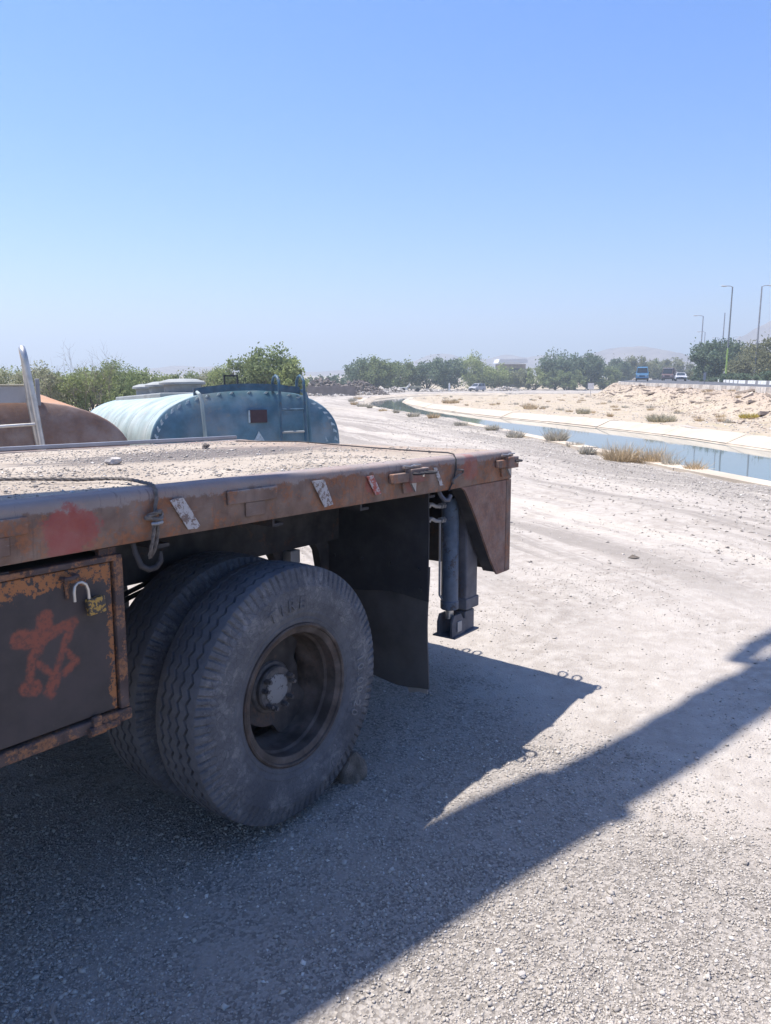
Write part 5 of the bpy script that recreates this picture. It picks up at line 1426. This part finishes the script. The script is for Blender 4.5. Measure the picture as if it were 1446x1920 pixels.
TREES = [
 # skyline column, distance, width, skyline row, leaf colour, name, label
 (508, 52, 96, 648, LEAF_MID, 'poplar_tree', 'tallest leafy tree standing behind the blue tank', 4200, .10, .18),
 (545, 50, 56, 672, LEAF_LIGHT, 'poplar_tree', 'lower bright green tree at the right of the tall one behind the tank', 2200, .09, .15),
 (455, 56, 64, 664, LEAF_MID, 'poplar_tree', 'loose tree at the left of the tall one behind the tank', 2200, .10, .18),
 (432, 62, 40, 686, LEAF_GREY, 'poplar_tree', 'small greyish tree left of the trees behind the tank', 1200, .10, .15),
 (615, 172, 74, 703, LEAF_DARK, 'far_tree', 'low dark trees beyond the rubble at the bend', 1500, .28, .12),
 (680, 156, 70, 672, LEAF_DARK, 'elm_tree', 'dark tree at the left end of the middle row', 2400, .24, .10),
 (708, 154, 74, 669, LEAF_MID, 'elm_tree', 'second tree from the left in the middle row', 2400, .24, .10),
 (752, 164, 80, 674, LEAF_MID, 'elm_tree', 'lower tree in the gap of the middle row', 2400, .24, .08),
 (800, 164, 84, 668, LEAF_DARK, 'elm_tree', 'dark full tree above the derelict truck', 2600, .24, .08),
 (842, 172, 64, 671, LEAF_DARK, 'elm_tree', 'dark tree left of the parked van', 2200, .24, .08),
 (890, 186, 80, 662, LEAF_LIGHT, 'willow_tree', 'light green wispy tree behind the parked van', 2400, .24, .10),
 (928, 188, 70, 682, LEAF_LIGHT, 'willow_tree', 'light green bushy tree right of the parked van', 2000, .24, .06),
 (965, 190, 84, 689, LEAF_OLIVE, 'willow_tree', 'low olive bush in front of the white roofed shed', 1800, .22, .05),
 (1003, 190, 80, 684, LEAF_LIGHT, 'willow_tree', 'yellowish green bushy tree right of the white roofed shed', 2200, .24, .06),
 (1042, 190, 66, 657, LEAF_DARK, 'plane_tree', 'tall dark tree at the left of the dark clump', 2600, .28, .12),
 (1076, 194, 64, 664, LEAF_DARK, 'plane_tree', 'middle tree of the dark clump', 2400, .28, .12),
 (1104, 190, 56, 657, LEAF_DARK, 'plane_tree', 'tall dark tree at the right of the dark clump', 2400, .28, .12),
 (1060, 184, 90, 692, LEAF_MID, 'plane_tree', 'low bushes below the dark clump', 2000, .24, .05),
 (1132, 200, 56, 684, LEAF_MID, 'plane_tree', 'low green tree right of the dark clump', 1600, .26, .08),
 (1161, 215, 48, 667, LEAF_DARK, 'plane_tree', 'round tree left of the blue truck', 1900, .28, .12),
 (1199, 222, 62, 666, LEAF_OLIVE, 'plane_tree', 'round tree above the blue truck', 2200, .28, .12),
 (1226, 228, 40, 676, LEAF_MID, 'plane_tree', 'narrow tree right of the blue truck', 1400, .28, .12),
 (1258, 250, 78, 674, LEAF_OLIVE, 'plane_tree', 'wide round tree above the maroon truck', 2300, .32, .12),
 (1293, 262, 36, 692, LEAF_OLIVE, 'plane_tree', 'small olive tree beyond the white car', 900, .3, .1),
 (1348, 122, 104, 635, LEAF_DARK, 'mulberry_tree', 'big round dark tree behind the green lamp pole', 5000, .20, .10),
 (1402, 112, 66, 650, LEAF_OLIVE, 'mulberry_tree', 'yellowish tree at the right of the big round tree', 2600, .18, .08),
 (1441, 100, 76, 632, LEAF_OLIVE, 'mulberry_tree', 'loose grey green tree cut by the right edge', 2800, .17, .10),
 (1313, 150, 44, 690, LEAF_OLIVE, 'mulberry_tree', 'low bush at the foot of the big round tree', 1300, .2, .05),
]
for i, (pxl, dd, wpx, ty, mat, nm, lab, nl, lf, tk) in enumerate(TREES):
    x = at(pxl, dd); h = top_h(x, dd, ty); rx = wpx / 1450 * dd / 2
    tree(nm, lab, x, dd, h, rx * 1.22, mat, 100 + i, nl=int(nl * 2.1), leaf=lf * 1.15, trunk=tk * 0.3, nclu=int(30 + nl / 110))
HEDGE = [(-30, 40, 130, 682), (20, 41, 120, 684), (70, 39, 110, 680), (118, 41, 110, 682), (168, 39, 110, 680), (215, 42, 90, 677), (256, 54, 84, 690), (300, 60, 90, 694), (345, 66, 90, 695), (392, 66, 80, 691), (415, 62, 56, 684)]
HL = ['sage shrub', 'sage shrub']
for i, (pxl, dd, wpx, ty) in enumerate(HEDGE):
    x = at(pxl, dd); h = top_h(x, dd, ty)
    place = ['cut by the left edge', 'first right of the left edge', 'right of the ladder hoop', 'under the bare branches', 'left of the blue tank', 'touching the left end of the blue tank', 'first of the far ones', 'behind the tank hatches', 'right of the tank hatches', 'far one left of the trees', 'last one beside the trees'][i]
    tree('hedge_shrub', 'hedge shrub behind the tanks, ' + place, x, dd, h, wpx / 1450 * dd / 2 * 1.35, [LEAF_GREY, LEAF_LIGHT, LEAF_GREY, LEAF_LIGHT, LEAF_LIGHT, LEAF_MID, LEAF_MID, LEAF_LIGHT, LEAF_MID, LEAF_GREY, LEAF_LIGHT][i], 300 + i, 'hedge shrubs behind the tanks', 'shrub', 9500 if i < 6 else 4200, 0.064 if i < 6 else 0.10, 0.0, 60)
for i, (pxl, dd, wpx, ty, lab) in enumerate([(1335, 120, 90, 702, 'dark spreading hedge bush at the foot of the green lamp pole'), (1387, 100, 90, 698, 'dark spreading hedge bush behind the white kerb'), (1436, 86, 92, 694, 'dark spreading hedge bush at the right edge behind the kerb'), (1362, 112, 70, 705, 'low dark hedge bush between the kerb and the lamp')]):
    x = at(pxl, dd); tree('hedge_bush', lab, x, dd, top_h(x, dd, ty), wpx / 1450 * dd / 2 * 1.15, LEAF_DARK, 400 + i, None, 'shrub', 5000, .14, .0, 40)
# bare branches
def bare(x, y, h, seed, label, n=5):
    rg = np.random.default_rng(seed); root = empty('bare_shrub', (x, y, gz(x, y) - .05)); tag(root, label, 'shrub')
    m_ = MB()
    def br(p, d_, ln, r_, dep):
        pts = [p]; q = p.copy(); dd_ = d_.copy()
        for k in range(4):
            dd_ = (dd_ + Vector(rg.normal(0, .16, 3)) + Vector((0, 0, .05))).normalized(); q = q + dd_ * ln / 4; pts.append(q.copy())
            if dep > 0 and k > 0:
                for _ in range(2):
                    br(q.copy(), (dd_ + Vector(rg.normal(0, .55, 3))).normalized(), ln * .5, r_ * .5, dep - 1)
        m_.tube(pts, [r_, r_ * .85, r_ * .7, r_ * .55, r_ * .35], 4, cap=False)
    for i in range(n):
        br(Vector((rg.normal(0, .25), rg.normal(0, .2), 0)), Vector((rg.normal(0, .35), rg.normal(0, .3), 1)).normalized(), h * rg.uniform(.6, .9), .014, 2)
    m_.build('branches', DRY_TWIG, root, fix=False)
bare(at(150, 38), 38, 2.7, 1, 'bare dry branches rising out of the hedge left of the blue tank')
bare(at(190, 38.5), 38.5, 2.75, 2, 'bare dry branches at the right end of the near hedge')
bare(at(85, 38), 38, 2.5, 3, 'bare dry twigs in the hedge beside the ladder hoop', 3)

def weed(name, x, y, w_, h, mat, seed, label, group=None, n=220, blade=0.006, cat='weed', lean=0.7):
    rg = np.random.default_rng(seed); z0 = gz(x, y)
    a = rg.uniform(0, 6.283, n); q = np.sqrt(rg.uniform(0, 1, n)); w_ = w_ * .62; h = h * .72
    b0 = np.stack([q * np.cos(a) * w_ * .4, q * np.sin(a) * w_ * .4, np.zeros(n)], 1)
    dirv = np.stack([np.cos(a) * lean * q + rg.normal(0, .25, n), np.sin(a) * lean * q + rg.normal(0, .25, n), np.ones(n)], 1); dirv /= np.linalg.norm(dirv, axis=1)[:, None]
    ln = h * rg.uniform(.45, 1.1, n); mid = b0 + dirv * (ln * .55)[:, None]; bend = dirv + rg.normal(0, .35, (n, 3)); tip = mid + bend * (ln * .5)[:, None]; tip[:, 2] = np.maximum(tip[:, 2], .01)
    sd = np.cross(dirv, rg.normal(0, 1, (n, 3))); sd /= np.linalg.norm(sd, axis=1)[:, None]; sd *= blade
    v_ = np.stack([b0 - sd, b0 + sd, mid + sd * .8, mid - sd * .8, tip + sd * .25, tip - sd * .25], 1).reshape(-1, 3)
    i6 = 6 * np.arange(n)[:, None]; f_ = np.concatenate([i6 + np.array([[0, 1, 2, 3]]), i6 + np.array([[3, 2, 4, 5]])])
    t_ = np.repeat(np.repeat(rg.uniform(0, 1, n)[:, None], 3, 1), 6, 0)
    o = link_mesh(name, np_mesh(name, v_, f_, {'tone': t_}), mat); o.location = (x, y, z0 - 0.01)
    return tag(o, label, cat, group)
rg = np.random.default_rng(9)
weed('dry_weed', 5.15, 16.9, 1.25, 0.52, STRAW, 1, 'largest straw coloured dry weed on the near canal bank, left half', n=700, blade=.005)
weed('dry_weed', 5.75, 16.6, 1.0, 0.50, STRAW, 2, 'straw coloured dry weed right of the largest one on the near bank', n=520, blade=.005)
weed('dry_weed', 6.05, 15.0, 0.7, 0.30, STRAW, 3, 'low straw weed nearest the camera on the canal bank', n=320, blade=.005)
weed('dry_weed', 5.9, 15.9, 0.6, 0.42, DRY_GREY, 33, 'thin grey weed between the straw weeds on the bank', n=160, blade=.005)
weed('grey_weed', 4.95, 22.4, 0.95, 0.46, DRY_GREY, 4, 'round grey green bush on the near canal bank', n=700, blade=.008)
weed('grey_weed', 4.95, 19.0, 0.6, 0.26, DRY_GREY, 5, 'small grey cactus-like weed left of the straw weeds', n=160, blade=.02)
weed('grey_weed', 5.1, 20.8, 0.8, 0.22, DRY_GREY, 6, 'low flat grey weed right of the round grey bush', n=220, blade=.008)
weed('reed_clump', 3.15, 57.5, 1.3, 1.35, REED, 7, 'green reed clump standing in the water at the inner bend', n=420, blade=.03, cat='reeds', lean=.45)
weed('field_weed', 12.0, 33.8, 2.2, 0.42, DRY_OLIVE, 8, 'wide olive bush just above the far canal lining', n=700, blade=.012)
weed('field_weed', 10.4, 41.0, 1.2, 0.4, DRY_OLIVE, 81, 'olive weed left of the wide bush above the lining', n=300, blade=.012)
weed('field_weed', 9.3, 50.0, 1.6, 0.5, STRAW, 82, 'straw weed on the field above the middle of the far lining', n=300, blade=.014)
weed('field_weed', 5.5, 66.0, 2.6, 0.45, STRAW, 83, 'long low straw weed patch behind the reed clump', n=400, blade=.02)
ORD = ['eleventh', 'twelfth', 'tenth', 'ninth', 'eighth', 'seventh', 'sixth', 'fifth', 'fourth', 'third', 'second', 'first', 'thirteenth']
for i, (x, y) in enumerate([(3.55, 31.5), (4.2, 27.0), (2.7, 35.5), (1.9, 39), (1.1, 43), (0.35, 47), (-0.55, 51), (-1.2, 56), (-2.0, 62), (-2.5, 69), (-2.6, 75), (-2.5, 84), (4.6, 24.5)]):
    weed('bank_weed', x - .5, y, rg.uniform(.5, 1.1) * (0.6 + y / 90), rg.uniform(.2, .36) * (0.7 + y / 110), [DRY_GREY, STRAW][i % 3 == 2], 20 + i, ORD[i] + ' small dry bush along the outer canal edge, counted in from the far bend', 'bank weeds along the canal', n=220, blade=.012)
for i in range(90):
    y = 27 + 80 * rg.uniform() ** 1.2; lo = float(xR(y)) + .8; hi = float(xEL(y)) - .5
    x = lo + (hi - lo) * rg.uniform(0, 1) ** .8
    weed('field_tuft', x, y, rg.uniform(.4, 1.1), rg.uniform(.12, .3), [STRAW, DRY_GREY, STRAW][i % 3], 500 + i, 'low dry grass tuft on the field across the canal', 'dry tufts on the field', n=110, blade=.010)
weed('yellow_weed', 16.6, 35.5, 1.6, .3, leaf_mat('yellow_flower', (0.45, 0.36, 0.08)), 90, 'yellowish flowering weed patch at the foot of the embankment', n=400, blade=.012)

# small litter on the ground
tw_ = MB(); tw_.tube([(-0.985, 2.005, gz(-.985, 2.0) + .012), (-0.975, 1.965, gz(-.97, 1.96) + .02), (-0.945, 1.93, gz(-.94, 1.93) + .012), (-0.905, 1.885, gz(-.9, 1.88) + .014), (-0.88, 1.84, gz(-.88, 1.84) + .01)], [.006, .0055, .005, .0045, .003], 7)
tag(tw_.build('twig', simple('bleached_twig', (0.33, 0.29, 0.25), 0.9)), 'curved bleached twig on the shaded ground at bottom left', 'twig')
lf = MB(); lf.add([(2.32, 7.2, gz(2.32, 7.2) + .01), (2.37, 7.23, gz(2.37, 7.2) + .03), (2.43, 7.19, gz(2.43, 7.2) + .015), (2.37, 7.16, gz(2.37, 7.2) + .008)], [(0, 1, 2, 3)]); lf.add([(2.32, 7.2, gz(2.32, 7.2) + .006), (2.37, 7.23, gz(2.37, 7.2) + .026), (2.43, 7.19, gz(2.43, 7.2) + .011), (2.37, 7.16, gz(2.37, 7.2) + .004)], [(3, 2, 1, 0)])
tag(lf.build('dry_leaf', simple('dark_dry_leaf', (0.12, 0.10, 0.08), 0.9)), 'dark dry leaf on the sunlit gravel right of the truck', 'leaf')
for i, (x, y, s, lab) in enumerate([(-0.157, 2.64, .012, 'tiny white pebble in the shade in front of the big tyre'), (1.50, 3.46, .013, 'round white pebble beside the long slanting shadow'), (0.78, 2.42, .016, 'flat white stone just below the slanting shadow'), (0.42, 2.09, .014, 'white stone in the sunlit gravel at the lower middle')]):
    lump('white_pebble', (x, y, gz(x, y) + s * .4), (s, s * .8, s * .7), PALE_STONE, 600 + i, lab, 'stone', sub=2)

# ------------------------------------------------------------------ haze
m_ = bpy.data.materials.new('dusty_air'); m_.use_nodes = True
nt = m_.node_tree; nt.nodes.remove(nt.nodes['Principled BSDF'])
pv = nt.nodes.new('ShaderNodeVolumePrincipled'); pv.inputs['Color'].default_value = (0.86, 0.95, 1.0, 1); pv.inputs['Density'].default_value = 0.0012; pv.inputs['Anisotropy'].default_value = 0.2
nt.links.new(pv.outputs[0], nt.nodes['Material Output'].inputs['Volume'])
hz = MB(); hz.box((-2500, -300, -12), (2500, 2500, 130)); hz = hz.build('haze', m_)
tag(hz, 'thin dusty haze filling the air over the plain', 'haze', kind='stuff')
